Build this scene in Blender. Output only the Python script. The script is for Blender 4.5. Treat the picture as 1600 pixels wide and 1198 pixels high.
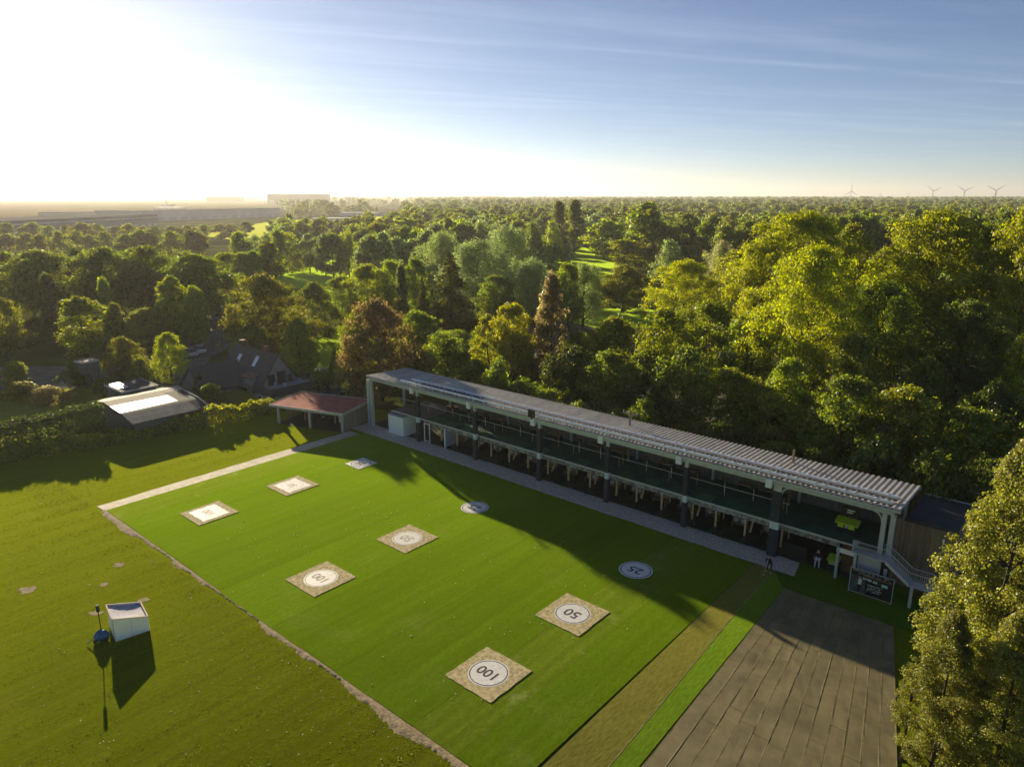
import bpy, math, random
import numpy as np
from mathutils import Vector, Matrix
R = math.radians
random.seed(11)
scene = bpy.context.scene
for _o in list(bpy.data.objects):
    bpy.data.objects.remove(_o)
col = scene.collection

# ------------------------------------------------------------------ camera
FPX, PITCH, CAMH = 1110.0, math.atan(292 / 1110.0), 30.0
cam_d = bpy.data.cameras.new('camera')
cam_d.sensor_width = 36.0
cam_d.lens = 36.0 * FPX / 1600.0
cam_d.clip_start = 0.5
cam_d.clip_end = 60000
cam = bpy.data.objects.new('camera', cam_d)
cam.location = (0, 0, CAMH)
cam.rotation_euler = (math.pi / 2 - PITCH, 0, 0)
col.objects.link(cam)
scene.camera = cam

# ------------------------------------------------------------------ sky and sun
SUN_AZ, SUN_EL = R(-30.2), R(13.0)          # azimuth from +Y (towards +X), elevation
world = bpy.data.worlds.new('World')
scene.world = world
world.use_nodes = True
wt = world.node_tree
wn, wl = wt.nodes, wt.links
wn.clear()
w_out = wn.new('ShaderNodeOutputWorld')
w_bg = wn.new('ShaderNodeBackground')
w_bg.inputs['Strength'].default_value = 0.052
sky = wn.new('ShaderNodeTexSky')
sky.sky_type = 'NISHITA'
sky.sun_disc = False
sky.sun_elevation = SUN_EL
sky.sun_rotation = SUN_AZ
sky.altitude = 100
sky.air_density = 0.6
sky.dust_density = 0.18
sky.ozone_density = 2.2
# thin cirrus streaks in a high flat layer
tc = wn.new('ShaderNodeTexCoord')
sep = wn.new('ShaderNodeSeparateXYZ'); wl.new(tc.outputs['Generated'], sep.inputs[0])
def wmath(op, a, b=None, clamp=False):
    n = wn.new('ShaderNodeMath'); n.operation = op; n.use_clamp = clamp
    for i, x in enumerate((a, b)):
        if x is None: continue
        if isinstance(x, (int, float)): n.inputs[i].default_value = x
        else: wl.new(x, n.inputs[i])
    return n.outputs[0]
zc = wmath('MAXIMUM', sep.outputs[2], 0.02)
px_ = wmath('DIVIDE', sep.outputs[0], zc)
py_ = wmath('DIVIDE', sep.outputs[1], zc)
# along / across the streaks
al = wmath('ADD', wmath('MULTIPLY', px_, 0.94), wmath('MULTIPLY', py_, 0.34))
ac = wmath('SUBTRACT', wmath('MULTIPLY', py_, 0.94), wmath('MULTIPLY', px_, 0.34))
comb = wn.new('ShaderNodeCombineXYZ')
wl.new(wmath('MULTIPLY', al, 0.22), comb.inputs[0]); wl.new(wmath('MULTIPLY', ac, 0.95), comb.inputs[1])
nz = wn.new('ShaderNodeTexNoise'); nz.inputs['Scale'].default_value = 1.5; nz.inputs['Detail'].default_value = 7; nz.inputs['Roughness'].default_value = 0.62
nz.inputs['Distortion'].default_value = 0.35
wl.new(comb.outputs[0], nz.inputs['Vector'])
cr = wn.new('ShaderNodeValToRGB'); cr.color_ramp.elements[0].position = 0.47; cr.color_ramp.elements[1].position = 0.86
wl.new(nz.outputs['Fac'], cr.inputs[0])
def streak(centre, width, breakup_scale):
    nw = wn.new('ShaderNodeTexNoise'); nw.inputs['Scale'].default_value = 1.1; nw.inputs['Detail'].default_value = 4; wl.new(comb.outputs[0], nw.inputs['Vector'])
    d = wmath('DIVIDE', wmath('SUBTRACT', wmath('ADD', ac, wmath('MULTIPLY', wmath('SUBTRACT', nw.outputs['Fac'], 0.5), 0.9)), centre), width)
    g = wmath('POWER', 2.718, wmath('MULTIPLY', wmath('MULTIPLY', d, d), -1.0))
    n2 = wn.new('ShaderNodeTexNoise'); n2.inputs['Scale'].default_value = breakup_scale; n2.inputs['Detail'].default_value = 5
    wl.new(comb.outputs[0], n2.inputs['Vector'])
    return wmath('MULTIPLY', g, wmath('MULTIPLY', wmath('SUBTRACT', n2.outputs['Fac'], 0.3, True), 1.6))
st1 = streak(4.92, 0.10, 5.0)
st2 = streak(7.6, 0.16, 4.0)
st3 = streak(4.25, 0.16, 3.0)
cloud = wmath('ADD', wmath('MULTIPLY', cr.outputs[0], 0.30), wmath('MULTIPLY', wmath('ADD', wmath('ADD', st1, st3), wmath('MULTIPLY', st2, 0.8)), 0.36), True)
mixw = wn.new('ShaderNodeMix'); mixw.data_type = 'RGBA'; mixw.blend_type = 'MIX'
bright = wn.new('ShaderNodeMix'); bright.data_type = 'RGBA'; bright.blend_type = 'ADD'; bright.inputs[0].default_value = 1.0
wl.new(sky.outputs[0], bright.inputs[6]); bright.inputs[7].default_value = (3.6, 3.5, 3.3, 1)
wl.new(cloud, mixw.inputs[0]); wl.new(sky.outputs[0], mixw.inputs[6]); wl.new(bright.outputs[2], mixw.inputs[7])
tint = wn.new('ShaderNodeMix'); tint.data_type = 'RGBA'; tint.blend_type = 'MULTIPLY'; tint.inputs[0].default_value = 1.0
tint.inputs[7].default_value = (0.94, 0.96, 1.0, 1)
wl.new(mixw.outputs[2], tint.inputs[6]); wl.new(tint.outputs[2], w_bg.inputs['Color'])
wl.new(w_bg.outputs[0], w_out.inputs[0])

sun_d = bpy.data.lights.new('sun', 'SUN')
sun_d.energy = 5.0
sun_d.angle = R(0.53)
sun_d.color = (1.0, 0.84, 0.57)
sun = bpy.data.objects.new('sun', sun_d)
sdir = Vector((math.sin(SUN_AZ) * math.cos(SUN_EL), math.cos(SUN_AZ) * math.cos(SUN_EL), math.sin(SUN_EL)))
sun.rotation_euler = sdir.to_track_quat('Z', 'Y').to_euler()
sun.location = (-40, 60, 60)
col.objects.link(sun)

vs = scene.view_settings
vs.view_transform = 'Standard'; vs.look = 'None'; vs.exposure = 1.0; vs.gamma = 1.0
try: vs.use_curve_mapping = False
except Exception: pass
scene.render.engine = 'CYCLES'
cy = scene.cycles
cy.max_bounces = 6; cy.diffuse_bounces = 3; cy.glossy_bounces = 2; cy.transmission_bounces = 3
cy.volume_bounces = 0; cy.transparent_max_bounces = 6
cy.caustics_reflective = False; cy.caustics_refractive = False
cy.sample_clamp_indirect = 6.0
try:
    cy.use_denoising = True
    cy.denoiser = 'OPENIMAGEDENOISE'
except Exception: pass

# ------------------------------------------------------------------ frames of reference
YAW = R(40.8)                              # the range building and the field lie along this direction
OX, OY = 22.68, 55.915
D1 = (math.cos(YAW), -math.sin(YAW)); NN = (-math.sin(YAW), -math.cos(YAW))
def Wp(s, t, z=0.0):                       # metres along / out from the range building -> world
    return Vector((OX + s * D1[0] + t * NN[0], OY + s * D1[1] + t * NN[1], z))
SP, CP = math.sin(PITCH), math.cos(PITCH)
def ground(u, v, z=0.0):                   # a point measured in the photograph -> the spot on the ground
    x = (u - 800) / FPX; y = -(v - 599) / FPX
    dz = y * CP - SP; k = (CAMH - z) / -dz
    return Vector((x * k, (y * SP + CP) * k, z))
def top_height(v, Y):                      # height of something standing at distance Y whose top shows in row v
    y = -(v - 599) / FPX
    return CAMH + Y * (y * CP - SP) / (y * SP + CP)
def across(u, Y, z):
    return (u - 800) / FPX * (Y * CP - (z - CAMH) * SP)

# ------------------------------------------------------------------ mesh builder
class MB:
    def __init__(self): self.v = []; self.f = []; self.m = []
    def add(self, vs_, fs_, mi=0):
        o = len(self.v); self.v += [tuple(p) for p in vs_]
        self.f += [tuple(i + o for i in q) for q in fs_]; self.m += [mi] * len(fs_)
        return self
    def box(self, x0, x1, y0, y1, z0, z1, mi=0):
        p = [(x0,y0,z0),(x1,y0,z0),(x1,y1,z0),(x0,y1,z0),(x0,y0,z1),(x1,y0,z1),(x1,y1,z1),(x0,y1,z1)]
        return self.add(p, [(0,3,2,1),(4,5,6,7),(0,1,5,4),(1,2,6,5),(2,3,7,6),(3,0,4,7)], mi)
    def tube(self, a, b, r0, r1=None, n=6, mi=0, caps=True):
        a = Vector(a); b = Vector(b); r1 = r0 if r1 is None else r1
        d = (b - a)
        if d.length < 1e-6: return self
        d.normalize()
        u = d.orthogonal().normalized(); w = d.cross(u)
        p = []
        for c, r in ((a, r0), (b, r1)):
            for i in range(n):
                t = 2 * math.pi * i / n
                p.append(c + (u * math.cos(t) + w * math.sin(t)) * r)
        fs = [(i, (i + 1) % n, n + (i + 1) % n, n + i) for i in range(n)]
        if caps: fs += [tuple(range(n - 1, -1, -1)), tuple(range(n, 2 * n))]
        return self.add(p, fs, mi)
    def beam(self, a, b, w, h, mi=0):      # square bar between two points
        a = Vector(a); b = Vector(b); d = (b - a).normalized()
        up = Vector((0, 0, 1)) if abs(d.z) < 0.95 else Vector((0, 1, 0))
        sd = d.cross(up).normalized(); up2 = sd.cross(d)
        p = [c + sd * (i * w / 2) + up2 * (j * h / 2) for c in (a, b) for i, j in ((-1,-1),(1,-1),(1,1),(-1,1))]
        return self.add(p, [(0,1,2,3)[::-1],(4,5,6,7),(0,1,5,4),(1,2,6,5),(2,3,7,6),(3,0,4,7)], mi)
    def prism(self, poly, axis, a, b, mi=0):   # polygon in the two other axes, extruded along axis
        n = len(poly)
        def pt(q, h):
            if axis == 0: return (h, q[0], q[1])
            if axis == 1: return (q[0], h, q[1])
            return (q[0], q[1], h)
        p = [pt(q, a) for q in poly] + [pt(q, b) for q in poly]
        fs = [(i, (i + 1) % n, n + (i + 1) % n, n + i) for i in range(n)] + [tuple(range(n - 1, -1, -1)), tuple(range(n, 2 * n))]
        return self.add(p, fs, mi)
    def quad(self, *p, mi=0): return self.add(p, [tuple(range(len(p)))], mi)
    def mesh(self, name, mats, smooth=False):
        me = bpy.data.meshes.new(name)
        me.from_pydata(self.v, [], self.f)
        for m in (mats if isinstance(mats, (list, tuple)) else [mats]): me.materials.append(m)
        if any(self.m): me.polygons.foreach_set('material_index', self.m)
        import bmesh
        bm = bmesh.new(); bm.from_mesh(me); bmesh.ops.recalc_face_normals(bm, faces=bm.faces); bm.to_mesh(me); bm.free()
        if smooth: me.polygons.foreach_set('use_smooth', [True] * len(me.polygons))
        me.update()
        return me
    def obj(self, name, mats, parent=None, smooth=False):
        return link(name, self.mesh(name, mats, smooth), parent)

def link(name, me, parent=None, loc=None, rz=None):
    o = bpy.data.objects.new(name, me)
    col.objects.link(o)
    if parent is not None: o.parent = parent
    if loc is not None: o.location = loc
    if rz is not None: o.rotation_euler = (0, 0, rz)
    return o
def tag(o, label=None, cat=None, group=None, kind=None):
    if label: o['label'] = label
    if cat: o['category'] = cat
    if group: o['group'] = group
    if kind: o['kind'] = kind
    return o
def thing(name, label, cat, loc=(0, 0, 0), rz=0.0, group=None):
    o = bpy.data.objects.new(name, None); col.objects.link(o)
    o.empty_display_size = 0.5
    o.location = loc; o.rotation_euler = (0, 0, rz)
    return tag(o, label, cat, group)
def lthing(name, label, cat, s, t, z=0.0, group=None, rz=0.0):   # in the frame of the range building
    return thing(name, label, cat, Wp(s, t, z), -YAW + rz, group)
ORD = ('first second third fourth fifth sixth seventh eighth ninth tenth eleventh twelfth thirteenth fourteenth fifteenth sixteenth seventeenth eighteenth nineteenth twentieth '
       'twenty-first twenty-second twenty-third twenty-fourth twenty-fifth twenty-sixth twenty-seventh twenty-eighth twenty-ninth thirtieth thirty-first thirty-second thirty-third '
       'thirty-fourth thirty-fifth thirty-sixth thirty-seventh thirty-eighth thirty-ninth fortieth').split()

# ------------------------------------------------------------------ materials
def nodes(name):
    m = bpy.data.materials.new(name); m.use_nodes = True
    nt = m.node_tree; nt.nodes.clear()
    return m, nt, nt.nodes, nt.links
def mat(name, c, rough=0.7, metal=0.0, var=0.18, scale=3.0, bump=0.0, bscale=None, spec=0.4, c2=None, stretch=None, objvar=0.0, emit=None):
    """plain surface with two octaves of colour wear, optional second colour and relief"""
    m, nt, n, l = nodes(name)
    out = n.new('ShaderNodeOutputMaterial'); b = n.new('ShaderNodeBsdfPrincipled')
    l.new(b.outputs[0], out.inputs[0])
    b.inputs['Roughness'].default_value = rough; b.inputs['Metallic'].default_value = metal
    b.inputs['Specular IOR Level'].default_value = spec
    t = n.new('ShaderNodeTexCoord'); vec = t.outputs['Object']
    if stretch:
        mp = n.new('ShaderNodeMapping'); mp.inputs['Scale'].default_value = stretch; l.new(vec, mp.inputs[0]); vec = mp.outputs[0]
    a = n.new('ShaderNodeTexNoise'); a.inputs['Scale'].default_value = scale; a.inputs['Detail'].default_value = 8; a.inputs['Roughness'].default_value = 0.65
    l.new(vec, a.inputs['Vector'])
    r = n.new('ShaderNodeValToRGB'); r.color_ramp.elements[0].position = 0.32; r.color_ramp.elements[1].position = 0.68
    lo = tuple(x * (1 - var) for x in c); hi = tuple(min(1, x * (1 + var)) for x in (c2 or c))
    r.color_ramp.elements[0].color = (*lo, 1); r.color_ramp.elements[1].color = (*hi, 1)
    l.new(a.outputs['Fac'], r.inputs[0]); cout = r.outputs[0]
    if objvar:
        oi = n.new('ShaderNodeObjectInfo'); mr = n.new('ShaderNodeMapRange')
        mr.inputs[3].default_value = 1 - objvar; mr.inputs[4].default_value = 1 + objvar
        l.new(oi.outputs['Random'], mr.inputs[0])
        mx = n.new('ShaderNodeMix'); mx.data_type = 'RGBA'; mx.blend_type = 'MULTIPLY'; mx.inputs[0].default_value = 1
        cb = n.new('ShaderNodeCombineXYZ')
        for i in range(3): l.new(mr.outputs[0], cb.inputs[i])
        l.new(cout, mx.inputs[6]); l.new(cb.outputs[0], mx.inputs[7]); cout = mx.outputs[2]
    l.new(cout, b.inputs['Base Color'])
    if bump:
        bn = n.new('ShaderNodeTexNoise'); bn.inputs['Scale'].default_value = bscale or scale * 6; bn.inputs['Detail'].default_value = 5
        l.new(vec, bn.inputs['Vector'])
        bp = n.new('ShaderNodeBump'); bp.inputs['Strength'].default_value = bump; bp.inputs['Distance'].default_value = 0.05
        l.new(bn.outputs['Fac'], bp.inputs['Height']); l.new(bp.outputs[0], b.inputs['Normal'])
    if emit:
        b.inputs['Emission Color'].default_value = (*emit[0], 1); b.inputs['Emission Strength'].default_value = emit[1]
    return m

def leaf_mat(name, trans=0.45, fixed=None):
    """leaves: the object's own colour, varied leaf by leaf, with light passing through"""
    m, nt, n, l = nodes(name)
    out = n.new('ShaderNodeOutputMaterial')
    oi = n.new('ShaderNodeObjectInfo'); ge = n.new('ShaderNodeNewGeometry')
    hs = n.new('ShaderNodeHueSaturation')
    mr = n.new('ShaderNodeMapRange'); mr.inputs[3].default_value = 0.55; mr.inputs[4].default_value = 1.5
    l.new(ge.outputs['Random Per Island'], mr.inputs[0])
    wn2 = n.new('ShaderNodeTexWhiteNoise'); wn2.noise_dimensions = '1D'; l.new(ge.outputs['Random Per Island'], wn2.inputs['W'])
    mh = n.new('ShaderNodeMapRange'); mh.inputs[3].default_value = 0.475; mh.inputs[4].default_value = 0.53
    l.new(wn2.outputs['Value'], mh.inputs[0])
    if fixed: hs.inputs['Color'].default_value = (*fixed, 1)
    else: l.new(oi.outputs['Color'], hs.inputs['Color'])
    l.new(mr.outputs[0], hs.inputs['Value']); l.new(mh.outputs[0], hs.inputs['Hue'])
    # whole-clump tone
    t = n.new('ShaderNodeTexCoord'); cn = n.new('ShaderNodeTexNoise'); cn.inputs['Scale'].default_value = 0.5; cn.inputs['Detail'].default_value = 2
    l.new(t.outputs['Object'], cn.inputs['Vector'])
    mc = n.new('ShaderNodeMapRange'); mc.inputs[1].default_value = 0.3; mc.inputs[2].default_value = 0.7; mc.inputs[3].default_value = 0.75; mc.inputs[4].default_value = 1.25
    l.new(cn.outputs['Fac'], mc.inputs[0])
    mr2 = n.new('ShaderNodeMapRange'); mr2.inputs[3].default_value = 0.82; mr2.inputs[4].default_value = 1.18; l.new(oi.outputs['Random'], mr2.inputs[0])
    mu = n.new('ShaderNodeMath'); mu.operation = 'MULTIPLY'; l.new(mc.outputs[0], mu.inputs[0]); l.new(mr2.outputs[0], mu.inputs[1])
    h2 = n.new('ShaderNodeHueSaturation'); l.new(hs.outputs[0], h2.inputs['Color']); l.new(mu.outputs[0], h2.inputs['Value'])
    df = n.new('ShaderNodeBsdfDiffuse'); tr = n.new('ShaderNodeBsdfTranslucent'); gl = n.new('ShaderNodeBsdfGlossy')
    gl.inputs['Roughness'].default_value = 0.42; gl.inputs['Color'].default_value = (0.8, 0.85, 0.8, 1)
    h3 = n.new('ShaderNodeHueSaturation'); h3.inputs['Hue'].default_value = 0.495; h3.inputs['Saturation'].default_value = 1.12; h3.inputs['Value'].default_value = 3.0
    l.new(h2.outputs[0], h3.inputs['Color']); l.new(h2.outputs[0], df.inputs['Color']); l.new(h3.outputs[0], tr.inputs['Color'])
    m1 = n.new('ShaderNodeMixShader'); m1.inputs[0].default_value = trans; l.new(df.outputs[0], m1.inputs[1]); l.new(tr.outputs[0], m1.inputs[2])
    m2 = n.new('ShaderNodeMixShader'); m2.inputs[0].default_value = 0.035; l.new(m1.outputs[0], m2.inputs[1]); l.new(gl.outputs[0], m2.inputs[2])
    l.new(m2.outputs[0], out.inputs[0])
    return m
M_LEAF = leaf_mat('leaf', 0.5)
M_BARK = mat('bark', (0.07, 0.055, 0.04), 0.9, var=0.4, scale=4, stretch=(3, 3, 0.5))
M_NEEDLE = leaf_mat('needle', 0.22)

def grass_mat(name, c_lo, c_hi, c_pale, scale=0.35, fine=9.0, stripe=None, stripe_amt=0.12, pale_amt=0.25, bump=0.5, sheen=0.9, world_coords=True, objvar=0.0):
    m, nt, n, l = nodes(name)
    out = n.new('ShaderNodeOutputMaterial'); b = n.new('ShaderNodeBsdfPrincipled')
    l.new(b.outputs[0], out.inputs[0])
    b.inputs['Roughness'].default_value = 0.95; b.inputs['Specular IOR Level'].default_value = 0.0
    b.inputs['Sheen Weight'].default_value = sheen; b.inputs['Sheen Roughness'].default_value = 0.45
    b.inputs['Sheen Tint'].default_value = (min(1, c_hi[0] * 5), min(1, c_hi[1] * 5), c_hi[2] * 3, 1)
    t = n.new('ShaderNodeTexCoord'); vec = t.outputs['Object']
    def noise(sc, det=6, v=None):
        q = n.new('ShaderNodeTexNoise'); q.inputs['Scale'].default_value = sc; q.inputs['Detail'].default_value = det; q.inputs['Roughness'].default_value = 0.6
        l.new(v or vec, q.inputs['Vector']); return q.outputs['Fac']
    def ramp(fac, p0, p1, a, bb):
        r = n.new('ShaderNodeValToRGB'); r.color_ramp.elements[0].position = p0; r.color_ramp.elements[1].position = p1
        r.color_ramp.elements[0].color = a; r.color_ramp.elements[1].color = bb; l.new(fac, r.inputs[0]); return r.outputs[0]
    mpf = n.new('ShaderNodeMapping'); mpf.inputs['Scale'].default_value = (1.0, 0.25, 1.0); l.new(vec, mpf.inputs[0])
    base = ramp(noise(scale, 8), 0.3, 0.7, (*c_lo, 1), (*c_hi, 1))
    def mix(fac, a, bb, mode='MIX'):
        q = n.new('ShaderNodeMix'); q.data_type = 'RGBA'; q.blend_type = mode
        if isinstance(fac, float): q.inputs[0].default_value = fac
        else: l.new(fac, q.inputs[0])
        for i, x in ((6, a), (7, bb)):
            if isinstance(x, tuple): q.inputs[i].default_value = x
            else: l.new(x, q.inputs[i])
        return q.outputs[2]
    pale = ramp(noise(scale * 2.3, 9), 0.55, 0.8, (0, 0, 0, 1), (pale_amt,) * 3 + (1,))
    base = mix(pale, base, (*c_pale, 1))
    fn = ramp(noise(fine, 4, mpf.outputs[0]), 0.3, 0.7, (0.62, 0.62, 0.62, 1), (1.35, 1.35, 1.35, 1))
    base = mix(1.0, base, fn, 'MULTIPLY')
    if stripe:
        mps = n.new('ShaderNodeMapping'); mps.inputs['Scale'].default_value = (stripe, stripe * 0.045, 1.0); mps.inputs['Rotation'].default_value = (0, 0, 0.02); l.new(vec, mps.inputs[0])
        sr = ramp(noise(2.2, 4, mps.outputs[0]), 0.36, 0.64, (1 - stripe_amt,) * 3 + (1,), (1 + stripe_amt,) * 3 + (1,))
        base = mix(1.0, base, sr, 'MULTIPLY')
    if objvar:
        oi = n.new('ShaderNodeObjectInfo'); mr = n.new('ShaderNodeMapRange'); mr.inputs[3].default_value = 1 - objvar; mr.inputs[4].default_value = 1 + objvar
        l.new(oi.outputs['Random'], mr.inputs[0])
        cb = n.new('ShaderNodeCombineXYZ')
        for i in range(3): l.new(mr.outputs[0], cb.inputs[i])
        base = mix(1.0, base, cb.outputs[0], 'MULTIPLY')
    l.new(base, b.inputs['Base Color'])
    bp = n.new('ShaderNodeBump'); bp.inputs['Strength'].default_value = bump; bp.inputs['Distance'].default_value = 0.08
    l.new(noise(fine * 1.3, 5, mpf.outputs[0]), bp.inputs['Height']); l.new(bp.outputs[0], b.inputs['Normal'])
    return m
# ------------------------------------------------------------------ the ground
def sheet_world(name, pts, z, m, kind='structure', nosub=True):
    me = bpy.data.meshes.new(name)
    me.from_pydata([(p[0], p[1], z) for p in pts], [], [tuple(range(len(pts)))])
    me.materials.append(m)
    me.update()
    if me.polygons[0].normal.z < 0: me.flip_normals()
    return tag(link(name, me), kind=kind)
def sheet_local(name, st_pts, z, m, parent=None, kind='structure'):
    me = bpy.data.meshes.new(name)
    me.from_pydata([(s, -t, z) for s, t in st_pts], [], [tuple(range(len(st_pts)))])
    me.materials.append(m); me.update()
    if me.polygons[0].normal.z < 0: me.flip_normals()
    o = link(name, me, parent)
    if parent is None:
        o.location = Wp(0, 0, 0); o.rotation_euler = (0, 0, -YAW)
        tag(o, kind=kind)
    return o
def ragged(poly, step, amp, seed):            # a polygon with an uneven edge
    rg = random.Random(seed); out = []
    n = len(poly)
    for i in range(n):
        a, b = poly[i], poly[(i + 1) % n]
        d = math.hypot(b[0] - a[0], b[1] - a[1]); k = max(1, int(d / step))
        for j in range(k):
            f = j / k
            out.append((a[0] + (b[0] - a[0]) * f + rg.uniform(-amp, amp), a[1] + (b[1] - a[1]) * f + rg.uniform(-amp, amp)))
    return out

# open country: grass, stubble and ploughed patches
m, nt, n, l = nodes('country')
out = n.new('ShaderNodeOutputMaterial'); b = n.new('ShaderNodeBsdfPrincipled'); l.new(b.outputs[0], out.inputs[0])
b.inputs['Roughness'].default_value = 0.95; b.inputs['Specular IOR Level'].default_value = 0.0
t = n.new('ShaderNodeTexCoord')
vo = n.new('ShaderNodeTexVoronoi'); vo.inputs['Scale'].default_value = 0.0022
mpv = n.new('ShaderNodeMapping'); mpv.inputs['Scale'].default_value = (1, 0.45, 1); mpv.inputs['Rotation'].default_value = (0, 0, 0.5)
l.new(t.outputs['Object'], mpv.inputs[0]); l.new(mpv.outputs[0], vo.inputs['Vector'])
sp3 = n.new('ShaderNodeSeparateColor'); l.new(vo.outputs['Color'], sp3.inputs[0])
r1 = n.new('ShaderNodeValToRGB'); r1.color_ramp.interpolation = 'CONSTANT'
for p_, c_ in ((0.0, (0.055, 0.075, 0.02)), (0.35, (0.09, 0.085, 0.035)), (0.6, (0.075, 0.09, 0.022)), (0.8, (0.12, 0.09, 0.05))):
    e = r1.color_ramp.elements[0] if p_ == 0 else r1.color_ramp.elements.new(p_)
    e.color = (*c_, 1); e.position = p_
r1.color_ramp.elements[-1].color = (0.12, 0.095, 0.05, 1)
l.new(sp3.outputs[0], r1.inputs[0])
nf = n.new('ShaderNodeTexNoise'); nf.inputs['Scale'].default_value = 0.05; nf.inputs['Detail'].default_value = 9; l.new(t.outputs['Object'], nf.inputs['Vector'])
r2 = n.new('ShaderNodeValToRGB'); r2.color_ramp.elements[0].color = (0.55, 0.55, 0.55, 1); r2.color_ramp.elements[1].color = (1.4, 1.4, 1.3, 1); r2.color_ramp.elements[0].position = .3; r2.color_ramp.elements[1].position = .7
l.new(nf.outputs['Fac'], r2.inputs[0])
mx = n.new('ShaderNodeMix'); mx.data_type = 'RGBA'; mx.blend_type = 'MULTIPLY'; mx.inputs[0].default_value = 1
l.new(r1.outputs[0], mx.inputs[6]); l.new(r2.outputs[0], mx.inputs[7]); l.new(mx.outputs[2], b.inputs['Base Color'])
M_COUNTRY = m
GR = 26000
sheet_world('ground', [(-GR, -300), (GR, -300), (GR, GR), (-GR, GR)], -0.08, M_COUNTRY)

M_LAWN = grass_mat('lawn_grass', (0.054, 0.067, 0.003), (0.080, 0.096, 0.004), (0.17, 0.15, 0.04), 0.10, 13.0, stripe=0.8, stripe_amt=0.22, pale_amt=0.25, bump=0.25)
M_TURF = grass_mat('artificial_turf', (0.053, 0.092, 0.004), (0.074, 0.117, 0.005), (0.16, 0.17, 0.06), 0.09, 15.0, stripe=0.55, stripe_amt=0.14, pale_amt=0.42, bump=0.3, objvar=0.17)
M_TURFWORN = grass_mat('faded_turf', (0.060, 0.095, 0.006), (0.085, 0.120, 0.010), (0.26, 0.26, 0.12), 0.16, 15.0, stripe=0.9, stripe_amt=0.2, pale_amt=0.75, bump=0.3)
M_BROWNTURF = grass_mat('worn_turf', (0.088, 0.088, 0.020), (0.122, 0.118, 0.030), (0.19, 0.17, 0.07), 0.25, 7.0, pale_amt=0.3, bump=0.3)
M_LIMETURF = grass_mat('fresh_turf', (0.065, 0.12, 0.008), (0.09, 0.145, 0.012), (0.14, 0.16, 0.03), 0.3, 7.0, pale_amt=0.3, bump=0.25)
M_FAIR = grass_mat('fairway_grass', (0.06, 0.095, 0.010), (0.09, 0.13, 0.014), (0.17, 0.19, 0.05), 0.03, 0.8, pale_amt=0.3, bump=0.2)
M_ROUGH = grass_mat('rough_grass', (0.05, 0.06, 0.014), (0.085, 0.09, 0.02), (0.14, 0.12, 0.05), 0.06, 1.5, pale_amt=0.4, bump=0.4)
M_WOODFLOOR = mat('wood_floor', (0.028, 0.03, 0.012), 0.95, var=0.5, scale=0.5, c2=(0.05, 0.045, 0.02))
M_SAND = mat('sandy_path', (0.52, 0.44, 0.31), 0.8, var=0.18, scale=1.2, bump=0.3, bscale=14, c2=(0.62, 0.53, 0.39), spec=0.35)
M_EARTH = mat('bare_earth', (0.24, 0.17, 0.09), 0.95, var=0.35, scale=2.5, bump=0.8, bscale=9, c2=(0.36, 0.28, 0.16))
M_ASPHALT = mat('yard_gravel', (0.11, 0.105, 0.10), 0.95, var=0.25, scale=0.6, c2=(0.15, 0.14, 0.13))
M_LANE = mat('lane_asphalt', (0.13, 0.13, 0.135), 0.9, var=0.15, scale=0.4)

# crushed stone strip: single stones too small to tell apart, given by the material
m, nt, n, l = nodes('gravel_stones')
out = n.new('ShaderNodeOutputMaterial'); b = n.new('ShaderNodeBsdfPrincipled'); l.new(b.outputs[0], out.inputs[0]); b.inputs['Roughness'].default_value = 0.85
t = n.new('ShaderNodeTexCoord'); vo = n.new('ShaderNodeTexVoronoi'); vo.inputs['Scale'].default_value = 15.0; l.new(t.outputs['Object'], vo.inputs['Vector'])
sp3 = n.new('ShaderNodeSeparateColor'); l.new(vo.outputs['Color'], sp3.inputs[0])
r1 = n.new('ShaderNodeValToRGB')
r1.color_ramp.elements[0].color = (0.34, 0.31, 0.26, 1); r1.color_ramp.elements[1].color = (0.85, 0.77, 0.64, 1); l.new(sp3.outputs[0], r1.inputs[0])
l.new(r1.outputs[0], b.inputs['Base Color'])
bp = n.new('ShaderNodeBump'); bp.inputs['Strength'].default_value = 1.0; bp.inputs['Distance'].default_value = 0.06; bp.invert = True
l.new(vo.outputs['Distance'], bp.inputs['Height']); l.new(bp.outputs[0], b.inputs['Normal'])
M_GRAVEL = m

sheet_local('lawn', ragged([(-80, 44), (-72, 3), (-66, -4), (-56, -6), (24, -6), (60, 4), (60, 95), (-120, 95), (-100, 60)], 4, 0.3, 1), -0.02, M_LAWN)
sheet_local('woodland_ground', ragged([(-48, -8), (24, -8), (110, -60), (160, -190), (-60, -190), (-90, -60)], 6, 1.5, 2), -0.05, M_WOODFLOOR)
sheet_local('garden_ground', ragged([(-72, 42), (-68, -2), (-92, -4), (-112, 3), (-110, 60), (-84, 60)], 5, 1.0, 3), -0.045, M_ROUGH)

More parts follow.
